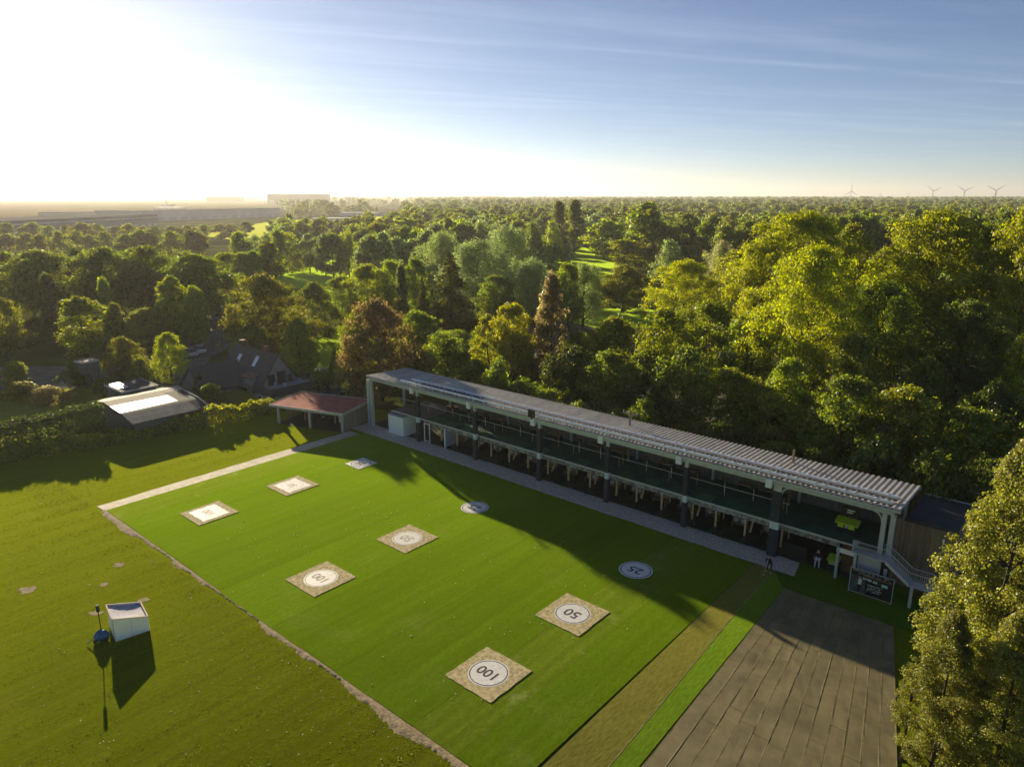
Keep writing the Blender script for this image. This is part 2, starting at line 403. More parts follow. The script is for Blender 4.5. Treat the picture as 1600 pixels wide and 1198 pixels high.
# artificial turf, laid in lanes
sheet_local('turf_base', [(-53.3, 2.72), (-0.55, 2.72), (-0.55, 34.3), (-53.3, 34.3)], 0.008, M_WOODFLOOR)
turf = tag(link('turf', None), kind='structure')
turf.location = Wp(0, 0, 0); turf.rotation_euler = (0, 0, -YAW)
lanes = np.linspace(-53.3, -0.55, 15)
rgt = random.Random(4)
for i in range(14):
    zz = 0.03 + (0.006 if i % 2 else 0.0)
    tt = 34.4 + rgt.uniform(-0.1, 0.1)
    o = sheet_local('turf_lane', [(lanes[i] + 0.008, 2.72), (lanes[i + 1] - 0.008, 2.72), (lanes[i + 1] - 0.008, tt), (lanes[i] + 0.008, tt)], zz, M_TURFWORN if i in (0, 12) else M_TURF, turf)
sheet_local('worn_turf_strip', [(-0.55, 2.75), (1.1, 2.75), (1.4, 12), (2.25, 27), (2.6, 34.4), (-0.35, 34.4)], 0.022, M_BROWNTURF)
sheet_local('fresh_turf_strip', [(1.14, 2.75), (2.78, 5.0), (3.62, 28.2), (3.95, 36), (2.64, 34.4), (2.29, 27), (1.44, 12)], 0.018, M_LIMETURF)
sheet_local('seam_line', [(1.12, 2.75), (1.15, 2.75), (1.44, 12), (2.29, 27), (2.64, 34.4), (2.59, 34.4), (2.245, 27), (1.40, 12)], 0.028, M_EARTH)
sheet_local('sand_path', ragged([(-55.25, 3.5), (-53.35, 3.5), (-53.3, 34.5), (-55.0, 34.6)], 1.2, 0.06, 5), 0.012, M_SAND)
sheet_local('gravel_strip', ragged([(-56.4, -0.4), (-50.5, 0.0), (2.3, 0.1), (2.75, 2.72), (-56.0, 2.75)], 1.0, 0.05, 6), 0.045, M_GRAVEL)

# uneven ridge of bare earth along the edge of the turf
rg = random.Random(8); mb = MB(); N_ = 420
prev = None
for i in range(N_):
    s = -53.6 + i * 56.5 / (N_ - 1)
    w = 0.10 + 0.42 * max(0, math.sin(s * 0.31 + 1.1) * math.sin(s * 0.17) + 0.35 + 0.3 * math.sin(s * 1.3)) + rg.uniform(-0.06, 0.12)
    w = max(0.05, w)
    row = [(s, -34.36, 0.010), (s, -34.42 - w * 0.35, 0.012 + rg.uniform(0.0, 0.03)), (s, -34.45 - w * 0.7, 0.008 + rg.uniform(0.0, 0.025)), (s, -34.48 - w + rg.uniform(-.06, .06), -0.016)]
    o0 = len(mb.v); mb.v += row
    if prev is not None:
        for k in range(3): mb.f.append((prev + k, prev + k + 1, o0 + k + 1, o0 + k)); mb.m.append(0)
    prev = o0
o = mb.obj('earth_ridge', M_EARTH, None, True); o.location = Wp(0, 0, 0); o.rotation_euler = (0, 0, -YAW); tag(o, kind='structure')
def blob(cx, cy, rx, ry, seed, k=22):
    rr = random.Random(seed)
    return [(cx + rx * math.cos(2 * math.pi * i / k) * rr.uniform(0.55, 1.15), cy + ry * math.sin(2 * math.pi * i / k) * rr.uniform(0.55, 1.15)) for i in range(k)]
for i, (u, v, rx, ry) in enumerate([(186, 882, 0.55, 0.42), (163, 912, 0.42, 0.36), (43, 921, 0.85, 0.6), (224, 937, 0.5, 0.34), (150, 957, 0.55, 0.4), (395, 722, 0.5, 0.9), (140, 913, 0.12, 0.1)]):
    g = ground(u, v)
    sheet_world('soil_patch', blob(g.x, g.y, rx, ry, 30 + i), -0.008, M_EARTH)

# rolled-out dark matting at the stair end: strips cut to length, edges overlapping
M_MATTING = mat('matting', (0.150, 0.124, 0.052), 0.75, var=0.25, scale=0.5, bump=0.3, bscale=30, c2=(0.178, 0.148, 0.064), objvar=0.10, spec=0.5)
M_MATEDGE = mat('matting_edge', (0.17, 0.142, 0.06), 0.7, var=0.3, scale=2)
mroot = tag(link('matting', None), kind='structure'); mroot.location = Wp(0, 0, 0); mroot.rotation_euler = (0, 0, -YAW)
rgm = random.Random(21)
def mline(f, t): # strip line f in 0..1 at distance t
    a = 2.82 + f * (10.75 - 2.82); b_ = 3.75 + f * (16.6 - 3.75)
    k = (t - 5.0) / 23.5
    return a + (b_ - a) * k
NS = 12
for i in range(NS):
    cuts = [5.0 + rgm.uniform(-0.06, 0.06)]
    while cuts[-1] < 27: cuts.append(cuts[-1] + rgm.choice((4.2, 6.5, 8.5, 11.0)) * rgm.uniform(0.9, 1.1))
    cuts[-1] = 36.0
    if len(cuts) > 2 and cuts[-1] - cuts[-2] < 2: cuts.pop(-2)
    for j in range(len(cuts) - 1):
        t0, t1 = cuts[j] , cuts[j + 1] - 0.03
        z0 = 0.03 + 0.006 * ((i + j) % 2) + rgm.uniform(0, 0.004)
        fa, fb = i / NS, (i + 1) / NS
        mb = MB(); seg = max(2, int((t1 - t0) / 0.9))
        rows = []
        for k in range(seg + 1):
            tt = t0 + (t1 - t0) * k / seg
            xa, xb = mline(fa, tt) + 0.007, mline(fb, tt) - 0.007
            wv = lambda: rgm.uniform(-0.006, 0.006)
            rows.append([(xa, -tt, z0 - 0.028), (xa, -tt, z0 + wv() + 0.004), (xa + 0.07, -tt, z0 + wv()), ((xa + xb) / 2, -tt, z0 + wv()), (xb - 0.07, -tt, z0 + wv()), (xb, -tt, z0 + wv() + 0.005), (xb, -tt, z0 - 0.028)])
        for rw in rows: mb.v += rw
        for k in range(seg):
            for q in range(6):
                mb.f.append((k * 7 + q, k * 7 + q + 1, (k + 1) * 7 + q + 1, (k + 1) * 7 + q)); mb.m.append(1 if q in (1, 4) else 0)
        mb.obj('matting_strip', [M_MATTING, M_MATEDGE], mroot)

sheet_local('side_turf', ragged([(1.2, 2.7), (2.6, 2.4), (2.2, -0.3), (14, -0.5), (14.5, 4.9), (2.75, 4.95)], 1.5, 0.05, 12), 0.004, grass_mat('shade_toned_turf', (0.028, 0.062, 0.006), (0.04, 0.085, 0.008), (0.10, 0.11, 0.03), 0.3, 9.0, pale_amt=0.25, bump=0.3))  # darker turf green, with the shade beside the stairs put into the colour
# yard, lanes and fairways beyond the hedge
def px(*q): return [ground(u, v) for u, v in q]
sheet_world('yard', px((-60, 575), (60, 572), (140, 572), (285, 540), (322, 520), (338, 505), (348, 512), (366, 540), (330, 556), (300, 606), (205, 600), (150, 606), (60, 606), (-60, 610)), -0.03, M_ASPHALT)
sheet_world('lane', px((322, 522), (326, 512), (322, 490), (330, 470), (338, 470), (334, 492), (345, 512), (375, 541), (360, 545)), -0.018, M_LANE)
sheet_world('lane', px((486, 576), (500, 573), (540, 583), (600, 590), (600, 597), (530, 592)), -0.018, M_LANE)
for q in ([(455, 580), (500, 515), (535, 510), (560, 560), (590, 590), (520, 588)], [(405, 432), (520, 412), (560, 420), (560, 452), (500, 456), (440, 448)], [(395, 395), (520, 385), (545, 400), (520, 412), (400, 418)],
          [(660, 560), (690, 520), (760, 512), (800, 540), (760, 570)], [(880, 500), (905, 484), (1000, 480), (1040, 488), (1020, 512), (930, 512)],
          [(835, 402), (850, 380), (905, 384), (960, 402), (985, 440), (940, 455), (890, 430)], [(1085, 425), (1095, 385), (1112, 378), (1128, 395), (1118, 420)],
          [(300, 366), (430, 345), (600, 338), (620, 350), (520, 360), (400, 380)]):
    sheet_world('fairway', px(*q), -0.022, M_ROUGH if q[0] == (300, 366) else M_FAIR)

# short grass standing on the lawn
M_BLADE = leaf_mat('grass_blade', 0.5, (0.080, 0.090, 0.005))
rngg = np.random.default_rng(123)
ng_ = 90000
gs = rngg.uniform(-74, -2, ng_); gt = 35.0 + 30.0 * rngg.random(ng_) ** 1.2
far_ = rngg.random(ng_) < 0.22; gs[far_] = rngg.uniform(-74, -55.6, far_.sum()); gt[far_] = rngg.uniform(6, 38, far_.sum())
gx = OX + gs * D1[0] + gt * NN[0]; gy = OY + gs * D1[1] + gt * NN[1]
ok = gy > 28; gx, gy = gx[ok], gy[ok]; k = len(gx)
patch = 0.6 + 0.4 * np.sin(gs[ok] * 2.1) * np.sin(gt[ok] * 0.13 + gs[ok] * 0.07)
a_ = rngg.uniform(0, 3.1416, k); w_ = rngg.uniform(0.02, 0.05, k); h_ = rngg.uniform(0.015, 0.05, k) * patch
V = np.empty((k, 4, 3)); dx, dy = np.cos(a_) * w_, np.sin(a_) * w_; lx, ly = rngg.normal(size=k) * 0.03, rngg.normal(size=k) * 0.03
V[:, 0] = np.stack([gx - dx, gy - dy, np.full(k, -0.025)], 1); V[:, 1] = np.stack([gx + dx, gy + dy, np.full(k, -0.025)], 1)
V[:, 2] = np.stack([gx + dx * .5 + lx, gy + dy * .5 + ly, h_ - 0.02], 1); V[:, 3] = np.stack([gx - dx * .5 + lx, gy - dy * .5 + ly, h_ * 0.8 - 0.02], 1)
GRASS_V, GRASS_N = V.reshape(-1, 3), k
# ------------------------------------------------------------------ the range building
M_STEEL = mat('painted_steel', (0.46, 0.50, 0.50), 0.5, 0.2, var=0.12, scale=2)
M_GALV = mat('galvanised_steel', (0.55, 0.57, 0.60), 0.45, 0.3, var=0.15, scale=3)
M_ROOFSHEET = mat('roof_sheet_metal', (0.45, 0.425, 0.39), 0.5, 0.0, var=0.28, scale=0.45, objvar=0.10)
M_PAD = mat('post_padding', (0.028, 0.034, 0.048), 0.75, var=0.25, scale=4, bump=0.3)
M_DECKGREEN = mat('deck_carpet', (0.036, 0.125, 0.072), 0.9, var=0.25, scale=0.8, bump=0.3, bscale=40)
M_DECKWOOD = mat('deck_boards', (0.16, 0.13, 0.10), 0.85, var=0.3, scale=1.5, stretch=(0.4, 6, 1))
M_MATGREEN = mat('hitting_mat_green', (0.045, 0.20, 0.075), 0.9, var=0.2, scale=2, objvar=0.25)
M_CONCRETE = mat('concrete', (0.38, 0.38, 0.37), 0.9, var=0.25, scale=1.2, bump=0.2)
M_DARKBOARD = mat('dark_boards', (0.17, 0.15, 0.13), 0.85, var=0.3, scale=1.5, stretch=(5, 5, 0.5))
M_TIMBER = mat('new_timber', (0.52, 0.36, 0.17), 0.75, var=0.18, scale=3, stretch=(4, 4, 0.5))
M_OLDTIMBER = mat('weathered_boards', (0.21, 0.15, 0.095), 0.85, var=0.35, scale=2.0, stretch=(5, 5, 0.4), objvar=0.22)
M_BENCHWOOD = mat('bench_wood', (0.34, 0.21, 0.11), 0.7, var=0.2, scale=3)
M_WHITE = mat('white_paint', (0.78, 0.78, 0.76), 0.55, var=0.06, scale=2)
M_PIPE = mat('white_pipe', (0.80, 0.82, 0.86), 0.35, var=0.04, scale=2)
M_BATTEN = mat('timber_batten', (0.58, 0.42, 0.30), 0.8, var=0.2, scale=3, stretch=(0.3, 4, 4))
M_BLACK = mat('black_plastic', (0.015, 0.015, 0.017), 0.5, var=0.2, scale=3)
M_SCREEN = mat('monitor_glass', (0.02, 0.022, 0.026), 0.25, var=0.1, scale=2)
M_LIME = mat('lime_plastic', (0.42, 0.62, 0.03), 0.45, var=0.08, scale=2)
M_CUSHION = mat('cushion_fabric', (0.70, 0.66, 0.60), 0.9, var=0.08, scale=4)
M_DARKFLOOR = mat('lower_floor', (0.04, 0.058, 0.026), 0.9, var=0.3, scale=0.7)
M_FELT = mat('roofing_felt', (0.045, 0.047, 0.05), 0.85, var=0.35, scale=0.6)
M_GREYPANEL = mat('grey_panel', (0.40, 0.42, 0.45), 0.6, var=0.08, scale=2)

rb = lthing('range_building', 'long two-storey driving range with corrugated roof and open front', 'building', 0, 0)
XL, XR = -54.8, 9.35
def yz_roof(y): return 7.12 - (y + 0.85) * 0.032
# roof sheets, three ribs each
xs = XL; k = 0
NSH = 49; SW = (XR - XL) / NSH
mb = MB()
prof = [(0, 0)]
pr = SW / 3
for r_ in range(3):
    o = r_ * pr
    prof += [(o + pr * 0.30, 0), (o + pr * 0.40, 0.075), (o + pr * 0.78, 0.075), (o + pr * 0.90, 0)]
prof.append((SW, 0))
for y in (-0.85, 6.1):
    for x, z in prof: mb.v.append((x, y, yz_roof(y) + z))
npf = len(prof)
for i in range(npf - 1): mb.f.append((i, i + 1, npf + i + 1, npf + i)); mb.m.append(0)
sheet_me = mb.mesh('roof_sheet', M_ROOFSHEET)
for i in range(NSH):
    o = link('roof_sheet', sheet_me, rb); o.location = (XL + i * SW, 0, (i % 2) * 0.003)
MB().box(XL, XR, -0.80, -0.68, 6.90, 7.09).obj('eaves_angle', M_STEEL, rb)
MB().box(XL, XR, 5.9, 6.0, 6.62, 6.86).obj('rear_eaves_beam', M_STEEL, rb)
mb = MB()
for i in range(46):
    x = XL + 0.6 + i * (XR - XL - 1.2) / 45
    mb = MB().box(x - 0.05, x + 0.05, -0.6, 5.88, 6.62, 6.84)
    mb.obj('rafter', M_STEEL, rb)
MB().box(XL + 0.3, 8.9, -0.52, -0.22, 6.50, 6.78).obj('front_beam', M_STEEL, rb)

# posts with padding
posts = [0.0, -8.4, -17.0, -25.7, -35.3, -45.2, -54.6]
for i, x in enumerate(posts):
    if i == 6:
        for dx in (-0.55, 0.15):
            p = MB().box(x + dx, x + dx + 0.34, -0.55, -0.2, 0, 6.5).obj('post', M_STEEL, rb)
        continue
    hw = 0.34 if i == 0 else 0.17
    pw = hw + 0.06
    p = MB().box(x - hw, x + hw, -0.5, -0.2, 0, 6.5).obj('post', M_STEEL, rb)
    for z0, z1 in ((0.05, 2.55), (3.25, 6.0)):
        nseg = 6; mbp = MB()
        for q in range(nseg):
            a_ = z0 + (z1 - z0) * q / nseg; b_ = z0 + (z1 - z0) * (q + 1) / nseg - 0.02
            mbp.box(x - pw + (q % 2) * 0.01, x + pw - (q % 2) * 0.01, -0.60, -0.14, a_, b_)
        mbp.obj('padding', M_PAD, p)
    MB().box(x - hw - 0.03, x + hw + 0.03, -0.56, -0.17, 2.56, 3.24).obj('band', mat('pale_band', (0.55, 0.62, 0.64), 0.5), p)
    MB().box(x - 0.95, x - 0.42, -0.86, -0.55, 6.25, 7.0).obj('control_box', M_WHITE, rb)
for x in (8.25, 8.85):
    MB().box(x - 0.17, x + 0.17, -0.5, -0.2, 0, 6.5).obj('post', M_STEEL, rb)
# rear row of posts
for x in posts + [8.6]:
    MB().box(x - 0.12, x + 0.12, 5.3, 5.6, 0, 6.62).obj('rear_post', M_STEEL, rb)
# curved brackets of the portal at the stair end and by the thick post
def bracket(x, sgn):
    mbk = MB()
    pts = [(x + sgn * 0.75 * (1 - math.cos(a)), 5.75 + 0.75 * math.sin(a)) for a in np.linspace(0, math.pi / 2, 7)]
    for a, b_ in zip(pts[:-1], pts[1:]): mbk.beam((a[0], -0.36, a[1]), (b_[0], -0.36, b_[1]), 0.1, 0.12)
    mbk.obj('portal_bracket', M_STEEL, rb)
bracket(0.34, 1); bracket(8.08, -1)

# pipes and battens over the front of the roof
for y, x0, x1, z in ((-0.42, -48.2, 8.7, 7.50), (1.02, -47.7, 8.75, 7.46)):
    mbp = MB().tube((x0, y, z), (x1, y, z), 0.13, n=8)
    x = x0 + 0.5; q = 0
    while x < x1 - 0.2:
        mbp.tube((x - 0.06, y, z), (x + 0.06, y, z), 0.165, n=8)
        mbp.box(x - 0.02, x + 0.02, y - 0.02, y + 0.02, z - 0.38, z - 0.05)
        x += 1.55 if q % 2 else 0.75
        q += 1
    mbp.obj('pipe', M_PIPE, rb)
for y, x0, x1, mt, w in ((0.35, -46.5, 8.9, M_BATTEN, 0.16), (1.75, -40.0, 8.7, M_BATTEN, 0.14)):
    MB().box(x0, x1, y - w / 2, y + w / 2, yz_roof(y) + 0.079, yz_roof(y) + 0.22).obj('batten', mt, rb)
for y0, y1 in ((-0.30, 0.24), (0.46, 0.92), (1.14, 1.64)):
    MB().box(-46.0, 8.6, y0, y1, yz_roof((y0 + y1) / 2) + 0.090, yz_roof((y0 + y1) / 2) + 0.102).obj('dark_strip', mat('dark_navy_strip', (0.030, 0.036, 0.055), 0.8, var=0.3, scale=1.0), rb)  # flat dark navy strips over the ribs between pipes and battens
for x in posts[:6]:
    MB().tube((x - 0.3, -0.42, 6.9), (x - 0.3, -0.42, 7.9), 0.03).obj('pipe_bracket', M_PIPE, rb)
fl = MB().box(-26.9, -26.1, -0.95, -0.7, 7.2, 8.0).obj('floodlight', M_BLACK, rb)
MB().box(-26.55, -26.45, -0.9, -0.75, 6.9, 7.2).obj('bracket', M_BLACK, fl)

# deck
MB().box(-50.8, 8.9, 0.0, 5.9, 2.82, 2.97).obj('deck_slab', M_CONCRETE, rb)
MB().box(-50.8, 8.9, -0.1, -0.003, 2.90, 3.02).obj('deck_edge', M_GALV, rb)
MB().quad((-44.6, 0.01, 2.976), (8.9, 0.01, 2.976), (8.9, 5.88, 2.976), (-44.6, 5.88, 2.976)).obj('deck_carpet', M_DECKGREEN, rb)
for i in range(14):
    MB().box(-50.8, -44.7, 0.02 + i * 0.42, 0.40 + i * 0.42, 2.975, 3.0).obj('deck_board', M_DECKWOOD, rb)
M_FASCIA = mat('stained_fascia', (0.11, 0.11, 0.105), 0.9, var=0.6, scale=2.5, c2=(0.24, 0.24, 0.23), objvar=0.2)
xs_f = np.linspace(-44.8, 5.2, 19)
for i in range(18):
    MB().box(xs_f[i] + 0.03, xs_f[i + 1] - 0.03, 0.12, 0.2, 2.36, 2.80).obj('fascia_panel', M_FASCIA, rb)
for i in range(18):
    x = xs_f[i]
    MB().box(x - 0.06, x + 0.06, 0.22, 5.8, 2.50, 2.81).obj('joist', M_OLDTIMBER, rb)
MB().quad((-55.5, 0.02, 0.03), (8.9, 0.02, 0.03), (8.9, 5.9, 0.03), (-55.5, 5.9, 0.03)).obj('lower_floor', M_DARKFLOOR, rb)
# rear wall in board panels, two storeys
xw = np.linspace(-46.0, 8.9, 21)
for i in range(20):
    MB().box(xw[i] + 0.01, xw[i + 1] - 0.01, 5.7, 5.78, 0.0, 2.8).obj('rear_wall_panel', M_CONCRETE if i < 16 else M_DARKBOARD, rb)
    MB().box(xw[i] + 0.01, xw[i + 1] - 0.01, 5.7, 5.78, 2.98, 6.6).obj('rear_wall_panel', M_DARKBOARD, rb)
# barrier rail on the deck
MB().tube((-52.2, 2.3, 3.92), (0.2, 2.3, 3.92), 0.022).obj('deck_rail', M_PIPE, rb)
for i in range(10):
    x = -52.0 + i * 52.0 / 9
    MB().tube((x, 2.3, 2.98), (x, 2.3, 3.92), 0.02).obj('rail_post', M_GALV, rb)

# bays
NB = 16; BX0, BX1 = -44.6, 0.0
bw = (BX1 - BX0) / NB
def bay_x(i): return BX1 - (i + 0.5) * bw        # bay 0 is the one at the thick post
post_me = MB().box(-0.075, 0.075, -0.075, 0.075, 0.7, 2.55).mesh('timber_post', M_TIMBER)
sleeve_me = MB().box(-0.12, 0.12, -0.12, 0.12, 0.03, 0.7).mesh('post_sleeve', M_BLACK)
thin_me = MB().box(-0.05, 0.05, -0.05, 0.05, 0.03, 2.5).mesh('timber_stud', M_TIMBER)
brace_me = MB().beam((0, 0.0, 2.45), (0, 0.42, 2.2), 0.12, 0.10).beam((0, 0.42, 2.2), (0, -0.25, 1.0), 0.14, 0.12).mesh('timber_brace', M_TIMBER)
part_me = MB().prism([(-0.35, 0.03), (1.9, 0.03), (1.9, 1.15), (-0.2, 1.0)], 0, -0.03, 0.03).mesh('bay_divider', M_BLACK)
knee_me = MB().beam((0, 0, 2.2), (0.35, 0, 2.5), 0.08, 0.08).mesh('knee_brace', M_BENCHWOOD)
for i in range(NB + 1):
    x = BX1 - i * bw + (0.45 if i in (0, 3, 6) else 0.0)
    if i == NB: continue
    o = link('timber_post', post_me, rb); o.location = (x, 0.35, 0)
    c_ = link('post_sleeve', sleeve_me, o); c_ = link('knee_brace', knee_me, o)
    if i % 2:
        o = link('timber_brace', brace_me, rb); o.location = (x + 0.35, 0.9, 0)
        o = link('bay_divider', part_me, rb); o.location = (x + 0.2, 0.8, 0)
    else:
        o = link('timber_stud', thin_me, rb); o.location = (x + 0.15, 1.7, 0)
        o = link('bay_divider', part_me, rb); o.location = (x + 0.2, 1.4, 0)

mat_me = MB().box(-0.78, 0.78, -0.75, 0.75, 0, 0.035).mesh('hitting_mat', M_MATGREEN)
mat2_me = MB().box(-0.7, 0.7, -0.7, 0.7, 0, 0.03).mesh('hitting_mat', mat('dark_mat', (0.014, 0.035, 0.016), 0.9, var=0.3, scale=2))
tray_me = MB().box(-0.16, 0.16, -0.3, 0.3, 0, 0.12).mesh('ball_tray', M_BLACK)
for i in range(NB):
    x = bay_x(i)
    o = link('hitting_mat', mat_me, None, Wp(x, -0.95, 2.98), -YAW)
    tag(o, f'green square hitting mat on upper deck, {ORD[i]} bay from the thick dark post', 'mat', 'hitting mats on the upper deck')
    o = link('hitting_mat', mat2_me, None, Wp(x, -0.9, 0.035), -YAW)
    tag(o, f'dark square hitting mat at ground level, {ORD[i]} bay from the thick dark post', 'mat', 'hitting mats at ground level')
    # monitor on a stem behind the rail
    T = lthing('monitor_stand', f'dark screen on a slim stem on upper deck, {ORD[i]} bay from the thick dark post', 'monitor', x + 0.9, -2.9, 2.978, 'monitors on the upper deck')
    MB().box(-0.2, 0.2, -0.15, 0.15, 0, 0.03).obj('base', M_BLACK, T)
    MB().tube((0, 0, 0.03), (0, 0, 1.25), 0.035).obj('stem', M_BENCHWOOD if i % 3 == 0 else M_GALV, T)
    MB().box(-0.30, 0.30, -0.05, 0.05, 1.2, 1.62).obj('screen', M_SCREEN, T)
    # tall table with two stools
    if i % 3 != 2:
        T = lthing('tall_table', f'tall dark table with wooden top on upper deck, {ORD[i]} bay from the thick dark post', 'table', x - 0.3, -4.0, 2.978, 'tall tables on the upper deck')
        MB().box(-0.75, 0.75, -0.4, 0.4, 1.0, 1.06).obj('table_top', M_BENCHWOOD, T)
        for dx in (-0.6, 0.6): MB().box(dx - 0.05, dx + 0.05, -0.32, 0.32, 0, 1.0).obj('table_leg', M_BLACK, T)
    # bench with back at ground level
    T = lthing('timber_bench', f'low timber bench at ground level, {ORD[i]} bay from the thick dark post', 'bench', x - 0.15, -2.9, 0.03, 'benches at ground level')
    MB().box(-0.75, 0.75, -0.25, 0.25, 0.38, 0.45).obj('seat', M_BENCHWOOD, T)
    MB().box(-0.75, 0.75, 0.22, 0.28, 0.5, 0.85).obj('backrest', M_BENCHWOOD, T)
    for dx in (-0.68, 0.68):
        for dy in (-0.2, 0.24): MB().box(dx - 0.04, dx + 0.04, dy - 0.04, dy + 0.04, 0, 0.38 if dy < 0 else 0.8).obj('leg', M_BENCHWOOD, T)
    if i % 5 != 4:
        for q, dx in enumerate((-0.4, 0.3) if i % 2 else (-0.2,)):
            rgq = random.Random(i * 7 + q); mbq = MB(); nn = 8
            for a in range(6):
                ph = math.pi * a / 5
                for b_ in range(nn):
                    th = 2 * math.pi * b_ / nn
                    f = lambda v_: math.copysign(abs(v_) ** 0.6, v_)
                    mbq.v.append((0.26 * f(math.sin(ph)) * f(math.cos(th)), 0.10 * f(math.sin(ph)) * f(math.sin(th)), 0.22 * f(math.cos(ph))))
            for a in range(5):
                for b_ in range(nn): mbq.f.append((a * nn + b_, a * nn + (b_ + 1) % nn, (a + 1) * nn + (b_ + 1) % nn, (a + 1) * nn + b_)); mbq.m.append(0)
            o = mbq.obj('cushion', M_CUSHION, None, True)
            o.location = Wp(x - 0.15 + dx, -2.98, 0.71); o.rotation_euler = (-0.25, rgq.uniform(-0.2, 0.2), -YAW)
            side = 'single' if not i % 2 else ('stair-side', 'shed-side')[q == 0]
            tag(o, f'{side} pale cushion on the ground-level bench of the {ORD[i]} bay from thick post', 'cushion', 'pale cushions on the benches')

# white container, door frame and leaning panels at the shed end
T = lthing('storage_box', 'large plain white storage box under the shed end of the deck', 'container', -49.3, -0.6, 0.03)
MB().box(-1.45, 1.45, -1.25, 1.2, 0.06, 2.55).obj('body', M_WHITE, T)
MB().box(-1.5, 1.5, -1.3, 1.25, 2.55, 2.62).obj('lid', M_GREYPANEL, T)
MB().box(-1.40, 1.40, -1.2, 1.15, 0, 0.06).obj('skid', M_BLACK, T)
T = lthing('frame_stand', 'slim white upright frame standing beside the white storage box', 'frame', -45.0 + 0.95, 0.0, 0.03)
MB().box(-0.5, -0.42, -0.05, 0.05, 0, 2.5).obj('upright', M_WHITE, T); MB().box(0.42, 0.5, -0.05, 0.05, 0, 2.5).obj('upright', M_WHITE, T)
MB().box(-0.42, 0.42, -0.05, 0.05, 2.42, 2.5).obj('cross_rail', M_WHITE, T); MB().box(-0.42, 0.42, -0.05, 0.05, 0.15, 0.22).obj('cross_rail', M_WHITE, T)
T = lthing('screen_panel', 'light grey upright screen panel with white post, near the white storage box', 'panel', -40.9, -0.6, 0.03)
MB().box(-0.08, 0.08, -0.6, -0.44, 0, 2.45).obj('upright', M_WHITE, T); MB().box(-0.03, 0.03, -0.44, 1.9, 0.1, 2.3).obj('panel', M_GREYPANEL, T)
T = lthing('wall_cabinet', 'pale grey cabinet deep under the deck beside the white upright frame', 'cabinet', -43.4, -3.6, 0.03)
MB().box(-0.6, 0.6, -0.3, 0.3, 0.0, 1.9).obj('body', M_GREYPANEL, T); MB().box(-0.58, -0.02, -0.33, -0.3, 0.05, 1.85).obj('door', M_WHITE, T); MB().box(0.02, 0.58, -0.33, -0.3, 0.05, 1.85).obj('door', M_WHITE, T)

# ball dispensers, lime and black
def dispenser(label, s, t, z, big):
    T = lthing('ball_dispenser', label, 'machine', s, t, z, 'lime and black ball dispensers')
    w = 0.85 if big else 0.42
    MB().box(-w, w, -0.5, 0.5, 0.0, 0.85).obj('body', M_BLACK, T)
    MB().prism([(-0.62, 0.86), (0.2, 1.12), (0.2, 0.98), (-0.62, 0.76)], 0, -w - 0.06, w + 0.06).obj('hood', M_LIME, T)
    for dx in (-0.45, 0.40):
        MB().box(dx * w / 0.85 - 0.27 * w, dx * w / 0.85 + 0.27 * w, -0.53, -0.5, 0.42, 0.74).obj('front_sticker', M_LIME, T)
    MB().box(-0.12, 0.12, -0.53, -0.5, 0.45, 0.7).obj('coin_panel', M_GREYPANEL, T)
    if big:
        p = MB().box(-0.6, 0.6, 0.2, 0.4, 1.0, 2.0).obj('back_panel', M_BLACK, T)
        for q, (a, c_, zz) in enumerate(((-0.25, 0.35, 1.72), (-0.25, 0.2, 1.52))):
            MB().box(a, c_, 0.18, 0.195, zz, zz + 0.1).obj('lettering', M_WHITE, p)
dispenser('lime and black ball dispenser standing on the upper deck', 5.1, -2.3, 2.978, True)
dispenser('small lime and black ball dispenser on the ground beside the white doorway', 4.75, -1.0, 0.03, False)
# low black screen by the thick post
MB_ = MB().box(-1.05, 1.05, -0.05, 0.05, 0.0, 1.25)
o = MB_.obj('low_screen', M_BLACK); o.location = Wp(1.55, -0.35, 0.03); o.rotation_euler = (0, 0, -YAW)
tag(o, 'low matt black screen standing at the foot of the thick post', 'screen')

# doorway and grey panel wall under the landing
T = lthing('doorway_wall', 'white framed doorway and grey wall panel beneath the stair landing', 'wall', 6.0, 0.0, 0.0)
MB().box(-0.75, -0.55, -0.75, -0.55, 0, 2.75).obj('jamb', M_GREYPANEL, T)
MB().box(0.72, 0.9, -1.5, -1.3, 0, 3.0).obj('jamb', M_STEEL, T)
MB().prism([(-0.78, 2.35), (0.72, 2.35), (0.72, 2.72), (-0.78, 2.72)], 1, -0.72, -0.6).obj('lintel', M_WHITE, T)
MB().box(-0.75, 0.72, 0.85, 0.95, 0, 2.75).obj('inner_wall', mat('door_brown', (0.16, 0.075, 0.04), 0.7), T)
MB().box(0.95, 2.6, -1.12, -1.04, 0.0, 2.85).obj('wall_panel', M_GREYPANEL, T)
MB().box(2.62, 3.2, -1.10, -1.04, 0.0, 2.85).obj('door_leaf', M_BLACK, T)
MB().box(2.85, 3.1, -1.13, -1.10, 1.2, 2.3).obj('door_pane', M_GREYPANEL, T)

